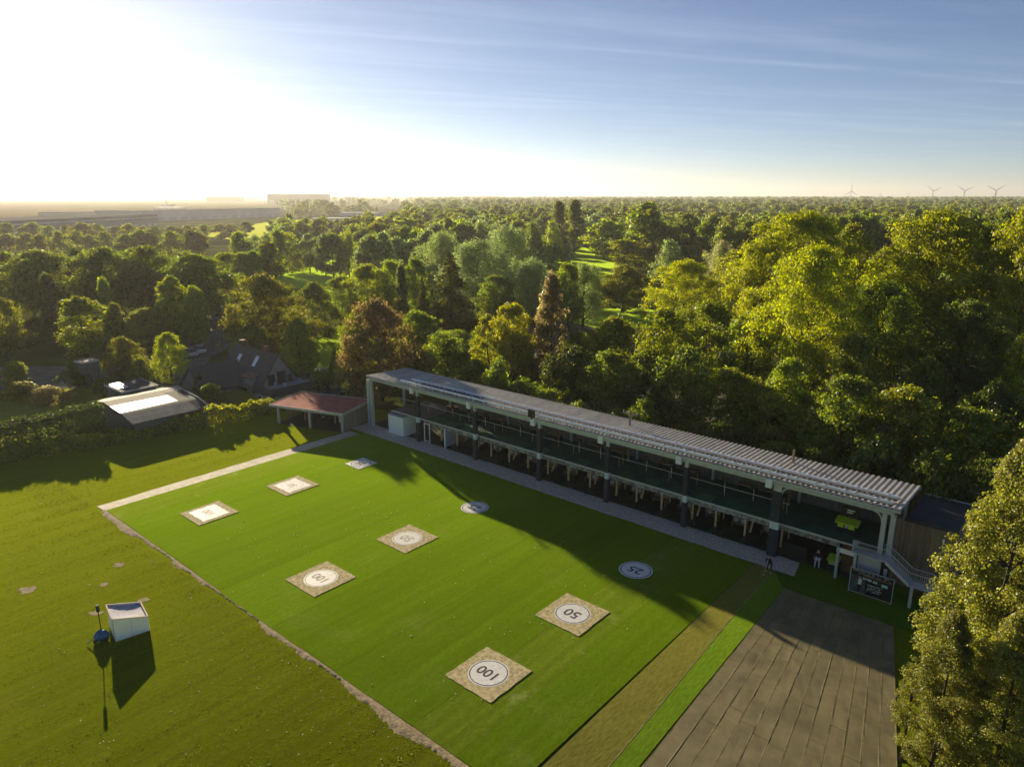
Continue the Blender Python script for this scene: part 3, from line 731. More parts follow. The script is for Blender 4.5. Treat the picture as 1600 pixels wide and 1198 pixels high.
# steel stairs
T = lthing('steel_staircase', 'galvanised steel staircase with barred railings down from the upper deck', 'staircase', 0, 0, 0)
def yb(t_): return -t_
MB().box(6.6, 8.95, yb(1.55), yb(0.62), 3.03, 3.10).obj('landing', M_GALV, T)
def slope(a, b_, y0, y1, name):
    mbx = MB(); mbx.quad((a[0], y0, a[1]), (b_[0], y0, b_[1]), (b_[0], y0, b_[1] + 0.24), (a[0], y0, a[1] + 0.24))
    mbx.v += [(p[0], y1, p[2]) for p in mbx.v[:4]]
    mbx.f += [(7, 6, 5, 4), (0, 4, 5, 1), (1, 5, 6, 2), (2, 6, 7, 3), (3, 7, 4, 0)]; mbx.m += [0] * 5
    return mbx.obj(name, M_GALV, T)
F0, F1 = (8.95, 2.92), (10.72, 1.62)
slope(F0, F1, yb(1.58), yb(1.52), 'stringer'); slope(F0, F1, yb(0.66), yb(0.60), 'stringer')
for i in range(8):
    f = (i + 0.5) / 8
    x = F0[0] + (F1[0] - F0[0]) * f; z = 3.1 - (i + 1) * (3.1 - 1.8) / 8.6
    MB().box(x - 0.14, x + 0.14, yb(1.52), yb(0.66), z, z + 0.04).obj('tread', M_GALV, T)
MB().box(10.72, 12.1, yb(1.58), yb(0.60), 1.72, 1.79).obj('landing', M_GALV, T)
for i in range(8):
    MB().box(12.1 + i * 0.22, 12.36 + i * 0.22, yb(1.52), yb(0.66), 1.56 - i * 0.2, 1.60 - i * 0.2).obj('tread', M_GALV, T)
slope((12.1, 1.55), (13.9, -0.02), yb(1.58), yb(1.52), 'stringer'); slope((12.1, 1.55), (13.9, -0.02), yb(0.66), yb(0.60), 'stringer')
MB().box(10.86, 11.06, yb(1.64), yb(1.44), 0, 1.71).obj('support_post', M_STEEL, T)
MB().box(11.9, 12.1, yb(0.8), yb(0.6), 0, 1.71).obj('support_post', M_STEEL, T)
def railing(path, y, name='railing', bars=True):
    p = MB()
    for (x0, z0), (x1, z1) in zip(path[:-1], path[1:]):
        p.tube((x0, y, z0 + 1.0), (x1, y, z1 + 1.0), 0.028)
        p.tube((x0, y, z0 + 0.12), (x1, y, z1 + 0.12), 0.016)
    o_ = p.obj('handrail', M_GALV, T)
    for (x0, z0), (x1, z1) in zip(path[:-1], path[1:]):
        k_ = max(1, int(math.hypot(x1 - x0, z1 - z0) / 0.14))
        for j in range(k_ + 1):
            f = j / k_; x = x0 + (x1 - x0) * f; z = z0 + (z1 - z0) * f
            b2 = link('baluster', BAL, o_); b2.location = (x, y, z + 0.1)
BAL = MB().tube((0, 0, 0), (0, 0, 0.88), 0.011, n=4).mesh('baluster', M_GALV)
railing([(6.62, 3.08), (8.92, 3.08), (10.70, 1.80), (12.1, 1.80), (13.8, 0.15)], yb(1.55))
railing([(8.6, 3.08), (8.95, 3.08), (10.70, 1.80), (12.1, 1.80), (13.8, 0.15)], yb(0.63))
MB().prism([(0.35, 3.05), (-1.55, 3.05), (-1.55, 4.15), (0.35, 3.3)], 0, 6.52, 6.56).obj('side_plate', M_STEEL, T)

# advertising board
T = lthing('advertising_board', 'black advertising board with a golfer picture and white text by the stairs', 'sign', 8.3, 2.0, 0.0)
M_SIGNBLACK = mat('board_black', (0.012, 0.013, 0.014), 0.5, var=0.15, scale=2)
M_SIGNWHITE = mat('print_white', (0.62, 0.64, 0.64), 0.6, var=0.1, scale=5)
M_SIGNTEAL = mat('print_teal', (0.35, 0.60, 0.52), 0.6); M_SIGNRUST = mat('print_rust', (0.20, 0.085, 0.05), 0.6, var=0.3); M_SIGNGREEN = mat('print_green', (0.03, 0.12, 0.06), 0.6); M_SIGNGREY = mat('print_grey', (0.075, 0.075, 0.08), 0.6, var=0.5, scale=4)
M_SKIN = mat('skin', (0.50, 0.32, 0.24), 0.6, var=0.05)
MB().box(-1.5, 1.5, -0.02, 0.02, 0.12, 2.05).obj('board', M_SIGNBLACK, T)
for a in (MB().box(-1.56, -1.5, -0.04, 0.04, 0.0, 2.1), MB().box(1.5, 1.54, -0.03, 0.03, 0.0, 2.1), MB().box(-1.5, 1.5, -0.03, 0.03, 2.05, 2.09), MB().box(-1.5, 1.5, -0.03, 0.03, 0.08, 0.12)):
    a.obj('frame_bar', M_GALV, T)
rgs = random.Random(77)
def strokes(name, x0, x1, z, h, m_, dens=0.09):
    q = MB(); x = x0
    while x < x1:
        w = dens * rgs.uniform(0.5, 1.0)
        if rgs.random() > 0.13: q.box(x, x + w, -0.026, -0.021, z + rgs.uniform(0, 0.02), z + h * rgs.uniform(0.75, 1.0))
        x += w + 0.018
    q.obj(name, m_, T)
strokes('headline', -1.38, 1.15, 1.90, 0.06, M_SIGNWHITE); strokes('subline', -0.95, 1.3, 1.74, 0.05, M_SIGNWHITE)
strokes('rust_line', -0.6, 1.3, 1.60, 0.10, M_SIGNRUST, 0.2)
for x0, x1, z0, z1, m_ in ((-0.62, -0.5, 1.38, 1.5, M_SIGNWHITE), (-0.46, -0.34, 1.38, 1.5, M_SIGNWHITE), (-0.28, 0.0, 1.34, 1.5, M_SIGNWHITE), (0.1, 0.42, 1.30, 1.48, M_SIGNTEAL), (0.52, 0.62, 1.34, 1.46, M_SIGNRUST), (0.72, 1.15, 1.18, 1.42, M_SIGNTEAL)):
    MB().box(x0, x1, -0.026, -0.021, z0, z1).obj('logo_patch', m_, T)
for q, zz in enumerate((0.98, 0.82, 0.66, 0.50)):
    strokes('text_line', -0.25, 0.75 - 0.15 * (q % 2), zz, 0.075, M_SIGNWHITE)
p = MB().quad((-1.48, -0.024, 0.16), (-0.35, -0.024, 0.16), (-0.5, -0.024, 1.55), (-1.48, -0.024, 1.55)).obj('picture', M_SIGNGREY, T)
MB().quad((-1.3, -0.027, 0.55), (-0.85, -0.027, 0.5), (-0.8, -0.027, 1.1), (-1.2, -0.027, 1.05)).obj('picture_green', M_SIGNGREEN, p)
MB().quad((-0.95, -0.030, 0.85), (-0.70, -0.030, 0.85), (-0.66, -0.030, 1.3), (-0.9, -0.030, 1.35)).obj('picture_shirt', M_SIGNWHITE, p)
MB().quad((-0.93, -0.030, 0.25), (-0.75, -0.030, 0.25), (-0.70, -0.030, 0.85), (-0.95, -0.030, 0.85)).obj('picture_trousers', M_SIGNBLACK, p)
MB().quad((-0.88, -0.030, 1.36), (-0.76, -0.030, 1.36), (-0.76, -0.030, 1.5), (-0.88, -0.030, 1.5)).obj('picture_head', M_SKIN, p)

# boarded annex with felt roof at the stair end
T = lthing('boarded_annex', 'brown vertical board annex with black felt roof behind the steel stairs', 'building', 0, 0, 0)
MB().box(9.35, 12.9, 1.35, 7.6, 5.62, 5.76).obj('roof', M_FELT, T)
MB().box(9.3, 12.95, 1.27, 1.36, 5.6, 5.86).obj('roof_edge', M_FELT, T); MB().box(9.3, 12.95, 7.6, 7.69, 5.6, 5.84).obj('roof_edge', M_GALV, T)
x = 8.45
while x < 12.7:
    w = 0.155; MB().box(x, x + w - 0.012, 1.5 + random.uniform(-.008, .008), 1.55, 0.0, 5.6).obj('board', M_OLDTIMBER, T); x += w
MB().box(12.78, 12.88, 1.56, 7.5, 0, 5.6).obj('end_wall', M_OLDTIMBER, T)
MB().box(8.5, 12.77, 7.4, 7.5, 0, 5.6).obj('rear_wall', M_OLDTIMBER, T)
MB().tube((10.1, 6.8, 5.76), (10.1, 6.8, 7.2), 0.04).obj('vent_pipe', M_BLACK, T)
MB().box(12.0, 12.15, 1.40, 1.5, 4.6, 4.85).obj('wall_lamp', M_WHITE, T)
# ------------------------------------------------------------------ target mats on the field
M_TSAND = mat('target_sand_turf', (0.40, 0.31, 0.13), 0.95, var=0.32, scale=3.5, bump=0.6, bscale=16, c2=(0.55, 0.46, 0.24))
M_TWHITE = mat('target_white', (0.72, 0.70, 0.66), 0.65, var=0.15, scale=2.6, spec=0.35)
M_TWORN = mat('target_white_worn', (0.74, 0.70, 0.62), 0.55, var=0.12, scale=2.2, spec=0.5)
M_TPRINT = mat('target_print_dark', (0.045, 0.042, 0.04), 0.8, var=0.3, scale=5)
M_TFADED = mat('target_print_faded', (0.30, 0.27, 0.21), 0.85, var=0.35, scale=3.5, c2=(0.52, 0.48, 0.40))
M_TGHOST = mat('target_print_ghost', (0.55, 0.51, 0.43), 0.85, var=0.15, scale=3)
def text_mesh(txt, size, m_, extr=0.0, bold=0.02):
    cu = bpy.data.curves.new('lettering', 'FONT'); cu.body = txt; cu.size = size; cu.align_x = 'CENTER'; cu.align_y = 'CENTER'; cu.offset = bold
    cu.resolution_u = 4
    ob = bpy.data.objects.new('lettering_source', cu); col.objects.link(ob)
    bpy.context.view_layer.update()
    me = bpy.data.meshes.new_from_object(ob)
    bpy.data.objects.remove(ob)
    me.materials.clear(); me.materials.append(m_)
    return me
def disc(r, z, n=56, r0=None):
    q = MB()
    if r0 is None:
        q.v = [(r * math.cos(2 * math.pi * i / n), r * math.sin(2 * math.pi * i / n), z) for i in range(n)]; q.f = [tuple(range(n))]; q.m = [0]
    else:
        for i in range(n):
            a = 2 * math.pi * i / n; q.v += [(r0 * math.cos(a), r0 * math.sin(a), z), (r * math.cos(a), r * math.sin(a), z)]
        q.f = [(2 * i, 2 * i + 1, (2 * i + 3) % (2 * n), (2 * i + 2) % (2 * n)) for i in range(n)]; q.m = [0] * n
    return q
def sq(h, z, seed):
    q = MB(); pts = ragged([(-h, -h), (h, -h), (h, h), (-h, h)], 0.35, 0.03, seed)
    n = len(pts); q.v = [(x, y, z) for x, y in pts] + [(x, y, z - 0.03) for x, y in pts]
    q.f = [tuple(range(n))] + [(i, n + i, n + (i + 1) % n, (i + 1) % n) for i in range(n)]; q.m = [0] * (n + 1)
    return q
def target(s, t, txt, style, label, seed):
    T = lthing('target_mat', label, 'target', s, t, 0.042, 'distance targets on the turf', math.pi)
    if style in ('sand', 'sandfaded'):
        sq(2.0, 0.03, seed).obj('sand_square', M_TSAND, T)
        fad = style == 'sandfaded'
        disc(1.36, 0.036).obj('disc', M_TWORN if fad else M_TWHITE, T)
        disc(1.27, 0.040, 56, 1.20).obj('ring', M_TFADED if fad else M_TPRINT, T)
        o = link('numeral', text_mesh(txt, 1.28 if len(txt) == 2 else 1.12, M_TFADED if fad else M_TPRINT), T); o.location = (0, 0, 0.041)
    elif style == 'disc':
        disc(1.40, 0.012).obj('disc', M_TWHITE, T); disc(1.27, 0.016, 56, 1.19).obj('ring', M_TPRINT, T)
        o = link('numeral', text_mesh(txt, 1.28, M_TPRINT), T); o.location = (0, 0, 0.017)
    elif style == 'whitesquare':
        sq(1.33, 0.03, seed).obj('white_square', M_TWHITE, T); disc(1.16, 0.035, 56, 1.08).obj('ring', M_TPRINT, T)
        o = link('numeral', text_mesh(txt, 1.2, M_TPRINT), T); o.location = (0, 0, 0.036)
    else:
        sq(2.0, 0.03, seed).obj('sand_square', M_TSAND, T)
        q = MB(); pts = ragged([(-1.5, -1.3), (1.5, -1.3), (1.5, 1.35), (-1.5, 1.35)], 0.3, 0.06, seed + 3); q.v = [(x, y, 0.036) for x, y in pts]; q.f = [tuple(range(len(pts)))]; q.m = [0]
        q.obj('white_panel', M_TWHITE, T)
        disc(1.15, 0.040, 56, 1.11).obj('ring', M_TGHOST, T)
        o = link('numeral', text_mesh(txt, 1.1, M_TGHOST), T); o.location = (0, 0, 0.041)
target(-44.5, 10.0, '25', 'whitesquare', 'white square target with ringed number 25, nearest the shed', 1)
target(-26.15, 10.1, '25', 'disc', 'round white 25 target halfway along the field, half in shade', 2)
target(-7.55, 10.25, '25', 'disc', 'round white 25 target nearest the thick post and the stairs', 3)
target(-44.8, 18.85, '50', 'whitepanel', 'bleached sandy square with white panel, between sand path and worn 50 target', 4)
target(-26.2, 18.9, '50', 'sandfaded', 'worn sandy square with faded 50 in the middle of the field', 5)
target(-7.75, 18.85, '50', 'sand', 'sandy square with crisp white 50 disc, nearest the dark matting', 6)
target(-45.0, 28.0, '100', 'whitepanel', 'bleached sandy square with white panel beside the field corner by the path', 7)
target(-26.2, 28.1, '100', 'sandfaded', 'worn sandy square with faded 100 disc, towards the earth ridge', 8)
target(-7.85, 27.95, '100', 'sand', 'sandy square with crisp 100 disc, closest target to the viewer', 9)

# golf balls
ball = MB(); nn = 6
for a in range(5):
    ph = math.pi * a / 4
    for b_ in range(nn): ball.v.append((0.036 * math.sin(ph) * math.cos(2 * math.pi * b_ / nn), 0.036 * math.sin(ph) * math.sin(2 * math.pi * b_ / nn), 0.036 * math.cos(ph)))
for a in range(4):
    for b_ in range(nn): ball.f.append((a * nn + b_, a * nn + (b_ + 1) % nn, (a + 1) * nn + (b_ + 1) % nn, (a + 1) * nn + b_)); ball.m.append(0)
ball_me = ball.mesh('golf_ball', mat('ball_white', (0.80, 0.79, 0.74), 0.4, var=0.05), True)
rgb_ = random.Random(99); nb = 0
while nb < 185:
    if nb < 125:
        if nb % 5 == 0: bs, bt = rgb_.uniform(-49, -2), 4 + 29.5 * math.sqrt(rgb_.random())
        s, t = bs + rgb_.gauss(0, 2.2), bt + rgb_.gauss(0, 1.6); zz = 0.072
        if not (-52 < s < -1 and 3.2 < t < 34): continue
    else:
        s, t = rgb_.uniform(-66, -6), rgb_.uniform(35.5, 58); zz = 0.02
    p = Wp(s, t, zz)
    if p.y < 32: continue
    o = link('golf_ball', ball_me, None, p); nb += 1
    where = 'green turf' if zz > 0.05 else 'mown lawn beyond the earth ridge'
    tag(o, f'small white golf ball lying loose on the {where}', 'ball', f'golf balls on the {where}')

# ------------------------------------------------------------------ the white hopper box on the lawn
ang = math.atan2(0.62, 0.785)
T = thing('hopper_box', 'white open-topped box with grey netting inside standing on the lawn', 'box', (-27.65, 43.34, -0.02), ang)
M_NETTING = mat('grey_netting', (0.42, 0.40, 0.46), 0.8, var=0.25, scale=4)
W_, D_, HL, HR = 2.19, 2.3, 1.74, 1.12
def hz(x): return HL + (HR - HL) * x / W_
q = MB().prism([(0, 0), (W_, 0), (W_, HR), (0, HL)], 1, 0, 0.05); q.obj('front_panel', M_WHITE, T)
MB().prism([(0, 0), (W_, 0), (W_, HR), (0, HL)], 1, D_ - 0.05, D_).obj('back_panel', M_WHITE, T)
MB().box(0, 0.05, 0.052, D_ - 0.052, 0, HL).obj('side_panel', M_WHITE, T)
MB().box(W_ - 0.05, W_, 0.052, D_ - 0.052, 0, HR).obj('side_panel', M_WHITE, T)
M_RIM = mat('rim_timber', (0.52, 0.40, 0.34), 0.8)
for a, b_ in (((0, 0.0), (W_, 0.0)), ((0, D_), (W_, D_))):
    MB().beam((a[0], a[1], hz(a[0]) + 0.03), (b_[0], b_[1], hz(b_[0]) + 0.03), 0.09, 0.06).obj('rim', M_RIM, T)
MB().box(-0.04, 0.05, 0.05, D_ - 0.05, HL, HL + 0.06).obj('rim', M_RIM, T); MB().box(W_ - 0.05, W_ + 0.04, 0.05, D_ - 0.05, HR, HR + 0.06).obj('rim', M_RIM, T)
for x_, y_ in ((-0.006, -0.006), (W_ + 0.006, -0.006)):
    q = MB(); hh_ = HL if x_ < 1 else HR; z_ = 0.08
    while z_ < hh_ - 0.08:
        q.box(x_ - 0.025, x_ + 0.025, y_ - 0.01, y_ + 0.03, z_, z_ + 0.05); z_ += 0.12
    q.obj('corner_lacing', M_BLACK, T)
MB().box(W_ * 0.5 - 0.012, W_ * 0.5 + 0.012, -0.006, 0.0, 0.02, hz(W_ * 0.5) - 0.04).obj('panel_joint', M_GREYPANEL, T)
net = MB(); k_ = 10
for i in range(k_ + 1):
    for j in range(k_ + 1):
        fx, fy = i / k_, j / k_
        sag = 0.10 * (1 - (2 * fx - 1) ** 2) * (1 - (2 * fy - 1) ** 2) + random.uniform(0, 0.03)
        net.v.append((0.06 + fx * (W_ - 0.12), 0.06 + fy * (D_ - 0.12), hz(fx * W_) - 0.04 - sag))
for i in range(k_):
    for j in range(k_): net.f.append((i * (k_ + 1) + j, (i + 1) * (k_ + 1) + j, (i + 1) * (k_ + 1) + j + 1, i * (k_ + 1) + j + 1)); net.m.append(0)
net.obj('netting', M_NETTING, T, True)
T = lthing('padded_pole', 'thin dark pole with padded head beside the white box', 'pole', -31.33, 42.75, -0.02)
MB().tube((0, 0, 0), (0, 0, 2.4), 0.035).obj('shaft', M_BLACK, T); MB().tube((0, 0, 1.95), (0, 0, 2.45), 0.11, n=10).obj('pad', M_PAD, T)
M_BLUE = mat('blue_tarp', (0.03, 0.11, 0.26), 0.55, var=0.3, scale=4)
q = MB(); rq = random.Random(5); nn = 10
for a in range(7):
    ph = math.pi * a / 6
    for b_ in range(nn):
        th = 2 * math.pi * b_ / nn; rr = rq.uniform(0.75, 1.2)
        q.v.append((0.48 * rr * math.sin(ph) * math.cos(th), 0.36 * rr * math.sin(ph) * math.sin(th), 0.36 + 0.42 * rr * math.cos(ph) if a < 6 else 0.0))
for a in range(6):
    for b_ in range(nn): q.f.append((a * nn + b_, a * nn + (b_ + 1) % nn, (a + 1) * nn + (b_ + 1) % nn, (a + 1) * nn + b_)); q.m.append(0)
T = thing('winch', 'blue covered winch on small dark wheels at the foot of padded pole', 'machine', tuple(Wp(-30.85, 42.95, -0.02)), 0.4)
q.obj('cover', M_BLUE, T)
for dx in (-0.35, 0.35): MB().tube((dx, -0.3, 0.14), (dx, -0.22, 0.14), 0.14, n=12).obj('wheel', M_BLACK, T)
MB().tube((-0.4, -0.1, 0.35), (-0.85, -0.25, 0.08), 0.03).obj('handle', M_BLUE, T)

# ------------------------------------------------------------------ open timber shed
T = lthing('open_shed', 'open-fronted timber shed with flat reddish roof beside the range', 'shed', -65.3, 7.8, 0.0, None, R(19.1))
M_REDROOF = mat('reddish_roof', (0.36, 0.105, 0.085), 0.9, var=0.22, scale=1.2, bump=0.5, bscale=20, c2=(0.38, 0.14, 0.11), spec=0.1)
M_PALEPOST = mat('pale_post', (0.48, 0.46, 0.42), 0.8, var=0.15)
M_SHEDBOARD = mat('shed_boards', (0.30, 0.235, 0.17), 0.85, var=0.25, scale=2, stretch=(5, 5, .4), objvar=0.18)
rf = MB().prism([(-0.75, 2.72), (5.9, 2.84), (5.9, 2.92), (-0.75, 2.80)], 0, -0.7, 11.0).obj('roof', M_REDROOF, T)
MB().box(-0.76, 11.06, -0.84, -0.751, 2.52, 2.86).obj('fascia', M_PALEPOST, rf); MB().prism([(-0.75, 2.55), (5.9, 2.66), (5.9, 2.98), (-0.75, 2.86)], 0, 11.002, 11.06).obj('fascia', M_PALEPOST, rf)
MB().prism([(-0.75, 2.55), (5.9, 2.66), (5.9, 2.98), (-0.75, 2.86)], 0, -0.76, -0.702).obj('fascia', M_PALEPOST, rf); MB().box(-0.76, 11.06, 5.902, 5.97, 2.62, 2.99).obj('fascia', M_PALEPOST, rf)
for x in (0.0, 5.15, 10.3): MB().box(x - 0.14, x + 0.14, -0.14, 0.14, 0, 2.62).obj('post', M_PALEPOST, T)
for i in range(17):
    MB().box(10.46, 10.52, 0.2 + i * 0.31, 0.2 + i * 0.31 + 0.295, 0, 2.66).obj('side_board', M_SHEDBOARD, T)
for i in range(34):
    MB().box(-0.1 + i * 0.31, -0.1 + i * 0.31 + 0.295, 5.4, 5.46, 0, 2.7).obj('rear_board', M_BENCHWOOD, T)
for i in range(16):
    MB().box(-0.2, -0.14, 2.0 + i * 0.21, 2.0 + i * 0.21 + 0.2, 0, 2.66).obj('side_board', M_TIMBER, T)
for x in (2.2, 7.2): MB().box(x - 0.06, x + 0.06, 2.7, 2.82, 0, 2.62).obj('inner_post', M_TIMBER, T)
MB().quad((-0.3, -0.3, 0.0), (10.6, -0.3, 0.0), (10.6, 5.4, 0.0), (-0.3, 5.4, 0.0)).obj('floor', M_DARKFLOOR, T)
def ltr(name, label, cat, x, y, z=0.0):   # placed in the shed's own frame
    ca, sa = math.cos(R(19.1)), math.sin(R(19.1))
    return thing(name, label, cat, Wp(-65.3 + x * ca - y * sa, 7.8 - (x * sa + y * ca), z), -YAW + R(19.1))
T2 = ltr('workbench', 'wooden workbench inside the open timber shed', 'workbench', 2.6, 4.6, 0.012)
MB().box(-1.1, 1.1, -0.4, 0.4, 0.85, 0.93).obj('bench_top', M_TIMBER, T2)
for dx in (-1.0, 1.0):
    for dy in (-0.32, 0.32): MB().box(dx - 0.05, dx + 0.05, dy - 0.05, dy + 0.05, 0, 0.85).obj('leg', M_TIMBER, T2)
MB().box(-1.0, 1.0, 0.3, 0.36, 1.2, 1.9).obj('tool_board', M_TIMBER, T2)
T2 = ltr('mower', 'dark ride-on mower parked inside the open timber shed', 'mower', 5.3, 3.0, 0.012)
MB().prism([(-0.9, 0.25), (0.9, 0.25), (0.9, 0.75), (0.3, 0.85), (0.2, 0.55), (-0.3, 0.55), (-0.4, 0.95), (-0.9, 0.9)], 1, -0.45, 0.45).obj('body', M_BLACK, T2)
MB().box(-0.35, 0.15, -0.28, 0.28, 0.55, 0.68).box(-0.42, -0.30, -0.28, 0.28, 0.96, 1.25).obj('seat', M_GREYPANEL, T2)
for dx in (-0.62, 0.68):
    for dy in (-0.52, 0.52): MB().tube((dx, dy - 0.1, 0.27), (dx, dy + 0.1, 0.27), 0.27, n=14).obj('wheel', M_BLACK, T2)
MB().tube((0.3, 0, 0.8), (0.15, 0, 1.15), 0.03).tube((0.12, -0.2, 1.15), (0.12, 0.2, 1.15), 0.03).obj('steering_column', M_BLACK, T2)
T2 = ltr('storage_chest', 'pale storage chest beside inner post of the open timber shed', 'chest', 7.7, 3.6, 0.012)
MB().box(-0.35, 0.35, -0.3, 0.3, 0, 0.9).obj('body', M_CUSHION, T2); MB().box(-0.38, 0.38, -0.33, 0.33, 0.9, 0.98).obj('lid', M_TIMBER, T2)

# ------------------------------------------------------------------ the farmhouse behind the hedge
M_SLATE = mat('dark_roof_tiles', (0.085, 0.078, 0.076), 0.8, var=0.25, scale=1.5, bump=0.6, bscale=5, stretch=(1, 1, 6))
M_HOUSEWALL = mat('grey_timber_wall', (0.30, 0.28, 0.25), 0.85, var=0.2, scale=1.5, stretch=(4, 4, 0.5))
M_BRICK = mat('red_brick', (0.26, 0.12, 0.08), 0.85, var=0.3, scale=5)
M_GLASS = mat('window_glass', (0.03, 0.035, 0.04), 0.08, var=0.1, spec=0.8)
M_DKGREY = mat('balcony_panel', (0.075, 0.075, 0.08), 0.6, var=0.15)
M_SKYLIGHT = mat('skylight_glass', (0.75, 0.78, 0.80), 0.15, var=0.05, spec=0.8)
T = lthing('farmhouse', 'dark tiled farmhouse with steep gable, two chimneys and a roof terrace', 'house', -80.7, 1.7, 0.0)
# local x along the ridge, y away from the field
GX0, GX1 = -6.4, 6.3
def gable_roof(x0, x1, y0, y1, ze, zr, th, name, axis=0, over=0.35):
    yc = (y0 + y1) / 2; k = (zr - ze) / (yc - y0)
    qs = []
    for sg, ya in ((-1, y0 - over), (1, y1 + over)):
        ze2 = ze - k * over
        poly = [(yc, zr), (ya, ze2), (ya, ze2 + th), (yc, zr + th)]
        q_ = MB().prism(poly, axis, x0, x1); qs.append(q_.obj(name, M_SLATE, T))
    return qs
MB().prism([(-3.3, 0), (3.3, 0), (3.3, 2.5), (0, 7.1), (-3.3, 2.5)], 0, GX0 + 0.2, GX1 - 0.2).obj('wall', M_HOUSEWALL, T)
r_main = gable_roof(GX0, GX1, -3.3, 3.3, 2.5, 7.1, 0.22, 'roof')
for x, y in ((-4.2, 0.2), (3.0, 0.1)):
    c_ = MB().box(x - 0.35, x + 0.35, y - 0.35, y + 0.35, 6.4, 8.0).box(x - 0.42, x + 0.42, y - 0.42, y + 0.42, 8.0, 8.12).obj('chimney', M_BRICK, r_main[0])
# wing towards the field
MB().prism([(-6.6, 0), (0.2, 0), (0.2, 2.4), (-3.2, 5.2), (-6.6, 2.4)], 1, -9.0, -1.2).obj('wing_wall', M_HOUSEWALL, T)
k = (5.2 - 2.4) / 3.4
for xa in (-7.0, 0.6):
    ze2 = 2.4 - k * 0.4
    MB().prism([(-3.2, 5.2), (xa, ze2), (xa, ze2 + 0.24), (-3.2, 5.44)], 1, -9.25, -0.8).obj('wing_roof', M_SLATE, T)
d = MB().prism([(-3.6, 3.75), (-1.6, 4.35), (-1.6, 4.5), (-3.6, 3.9)], 0, 1.2, 4.4).obj('dormer_roof', mat('dormer_tiles', (0.20, 0.11, 0.07), 0.8, var=0.3), T)
MB().box(1.4, 4.2, -3.3, -1.8, 2.4, 3.74).obj('dormer_wall', M_HOUSEWALL, d)
for x, y in ((-3.1, -1.15), (1.6, -0.95)):
    z = 7.32 + y * (4.6 / 3.3)
    q = MB().quad((x - 0.45, y - 0.7, z - 0.93), (x + 0.45, y - 0.7, z - 0.93), (x + 0.45, y + 0.3, z + 0.47), (x - 0.45, y + 0.3, z + 0.47)); q.obj('skylight', M_SKYLIGHT, T)
# gable windows and door to the terrace
for y0, y1, z0, z1 in ((-1.9, -0.9, 2.75, 4.3), (-0.35, 1.0, 2.75, 4.6), (1.4, 2.0, 2.9, 3.9)):
    w_ = MB().box(GX1 - 0.2, GX1 - 0.15, y0 - 0.08, y1 + 0.08, z0 - 0.05, z1 + 0.08).obj('window', M_WHITE if False else M_DKGREY, T)
    MB().box(GX1 - 0.149, GX1 - 0.14, y0, y1, z0, z1).obj('pane', M_GLASS, w_)
MB().box(GX1 - 0.15, GX1 + 4.9, -4.4, 4.6, 2.45, 2.68).obj('terrace_floor', M_CONCRETE, T)
MB().box(GX1 + 0.0, GX1 + 4.8, -4.3, 4.5, 0.0, 2.45).obj('terrace_room', M_HOUSEWALL, T)
for a in (MB().box(GX1 + 4.8, GX1 + 4.92, -4.42, 4.62, 2.45, 3.6), MB().box(GX1 - 0.1, GX1 + 4.8, -4.46, -4.36, 2.45, 3.6), MB().box(GX1 - 0.1, GX1 + 4.8, 4.54, 4.64, 2.45, 3.6)):
    a.obj('parapet', M_DKGREY, T)
for x, y0, z0 in ((1.9, -3.34, 0.4), (4.2, -3.34, 0.2), (7.8, -4.34, 0.3), (9.6, -4.34, 0.3)):
    w_ = MB().box(x - 0.5, x + 0.5, y0 - 0.02, y0 + 0.03, z0, z0 + 1.9).obj('window', M_WHITE, T); MB().box(x - 0.42, x + 0.42, y0 - 0.03, y0 - 0.021, z0 + 0.1, z0 + 1.8).obj('pane', M_GLASS, w_)
MB().box(0.4, 1.6, -3.36, -3.3, 0, 2.2).obj('door', M_BRICK, T)
for i, (x, y) in enumerate(((8.0, -2.2), (9.6, -1.4), (8.6, 1.9))):
    T2 = lthing('terrace_chair', f'pale garden chair on the farmhouse terrace, {ORD[i]} from the hedge side', 'chair', -80.7 + x, 1.7 - y, 2.69, 'garden chairs on the terrace', 0.6 * i)
    MB().box(-0.3, 0.3, -0.3, 0.3, 0.38, 0.45).obj('seat', M_GREYPANEL, T2); MB().box(-0.3, 0.3, 0.28, 0.34, 0.45, 1.0).obj('backrest', M_GREYPANEL, T2)
    for dx in (-0.26, 0.26):
        for dy in (-0.26, 0.26): MB().box(dx - 0.02, dx + 0.02, dy - 0.02, dy + 0.02, 0, 0.38).obj('leg', M_DKGREY, T2)

# house and chairs scaled about the camera, sunk below ground to shorten their shadow
for o in list(bpy.data.objects):
    if o.parent is None and o.name.split('.')[0] in ('farmhouse', 'terrace_chair'):
        o.location = Vector((0, 0, CAMH)) + (Vector(o.location) - Vector((0, 0, CAMH))) * 1.06; o.scale = (1.06,) * 3

# ------------------------------------------------------------------ outbuilding with shining roof
M_SHINE = mat('polycarbonate_roof', (0.72, 0.70, 0.66), 0.22, 0.35, var=0.06, scale=0.6, spec=0.9)
M_TANROOF = mat('tan_roof_felt', (0.34, 0.29, 0.22), 0.8, 0.0, var=0.25, scale=0.8, spec=0.2)
M_GREYWALL = mat('outbuilding_wall', (0.12, 0.12, 0.125), 0.8, var=0.2)
T = lthing('garden_outbuilding', 'low grey garden outbuilding with a shining pale roof panel', 'outbuilding', -80, 19, 0.0)
prof = [(-7.5, 2.3), (-1.6, 3.5), (4.6, 3.0), (7.6, 2.35)]
def bx(x): return np.interp(x, [p[0] for p in prof], [p[1] for p in prof])
MB().prism([(-7.3, 0), (7.4, 0), (7.4, 2.1), (4.6, 2.8), (-1.6, 3.3), (-7.3, 2.1)], 1, -4.6, 4.8).obj('wall', M_GREYWALL, T)
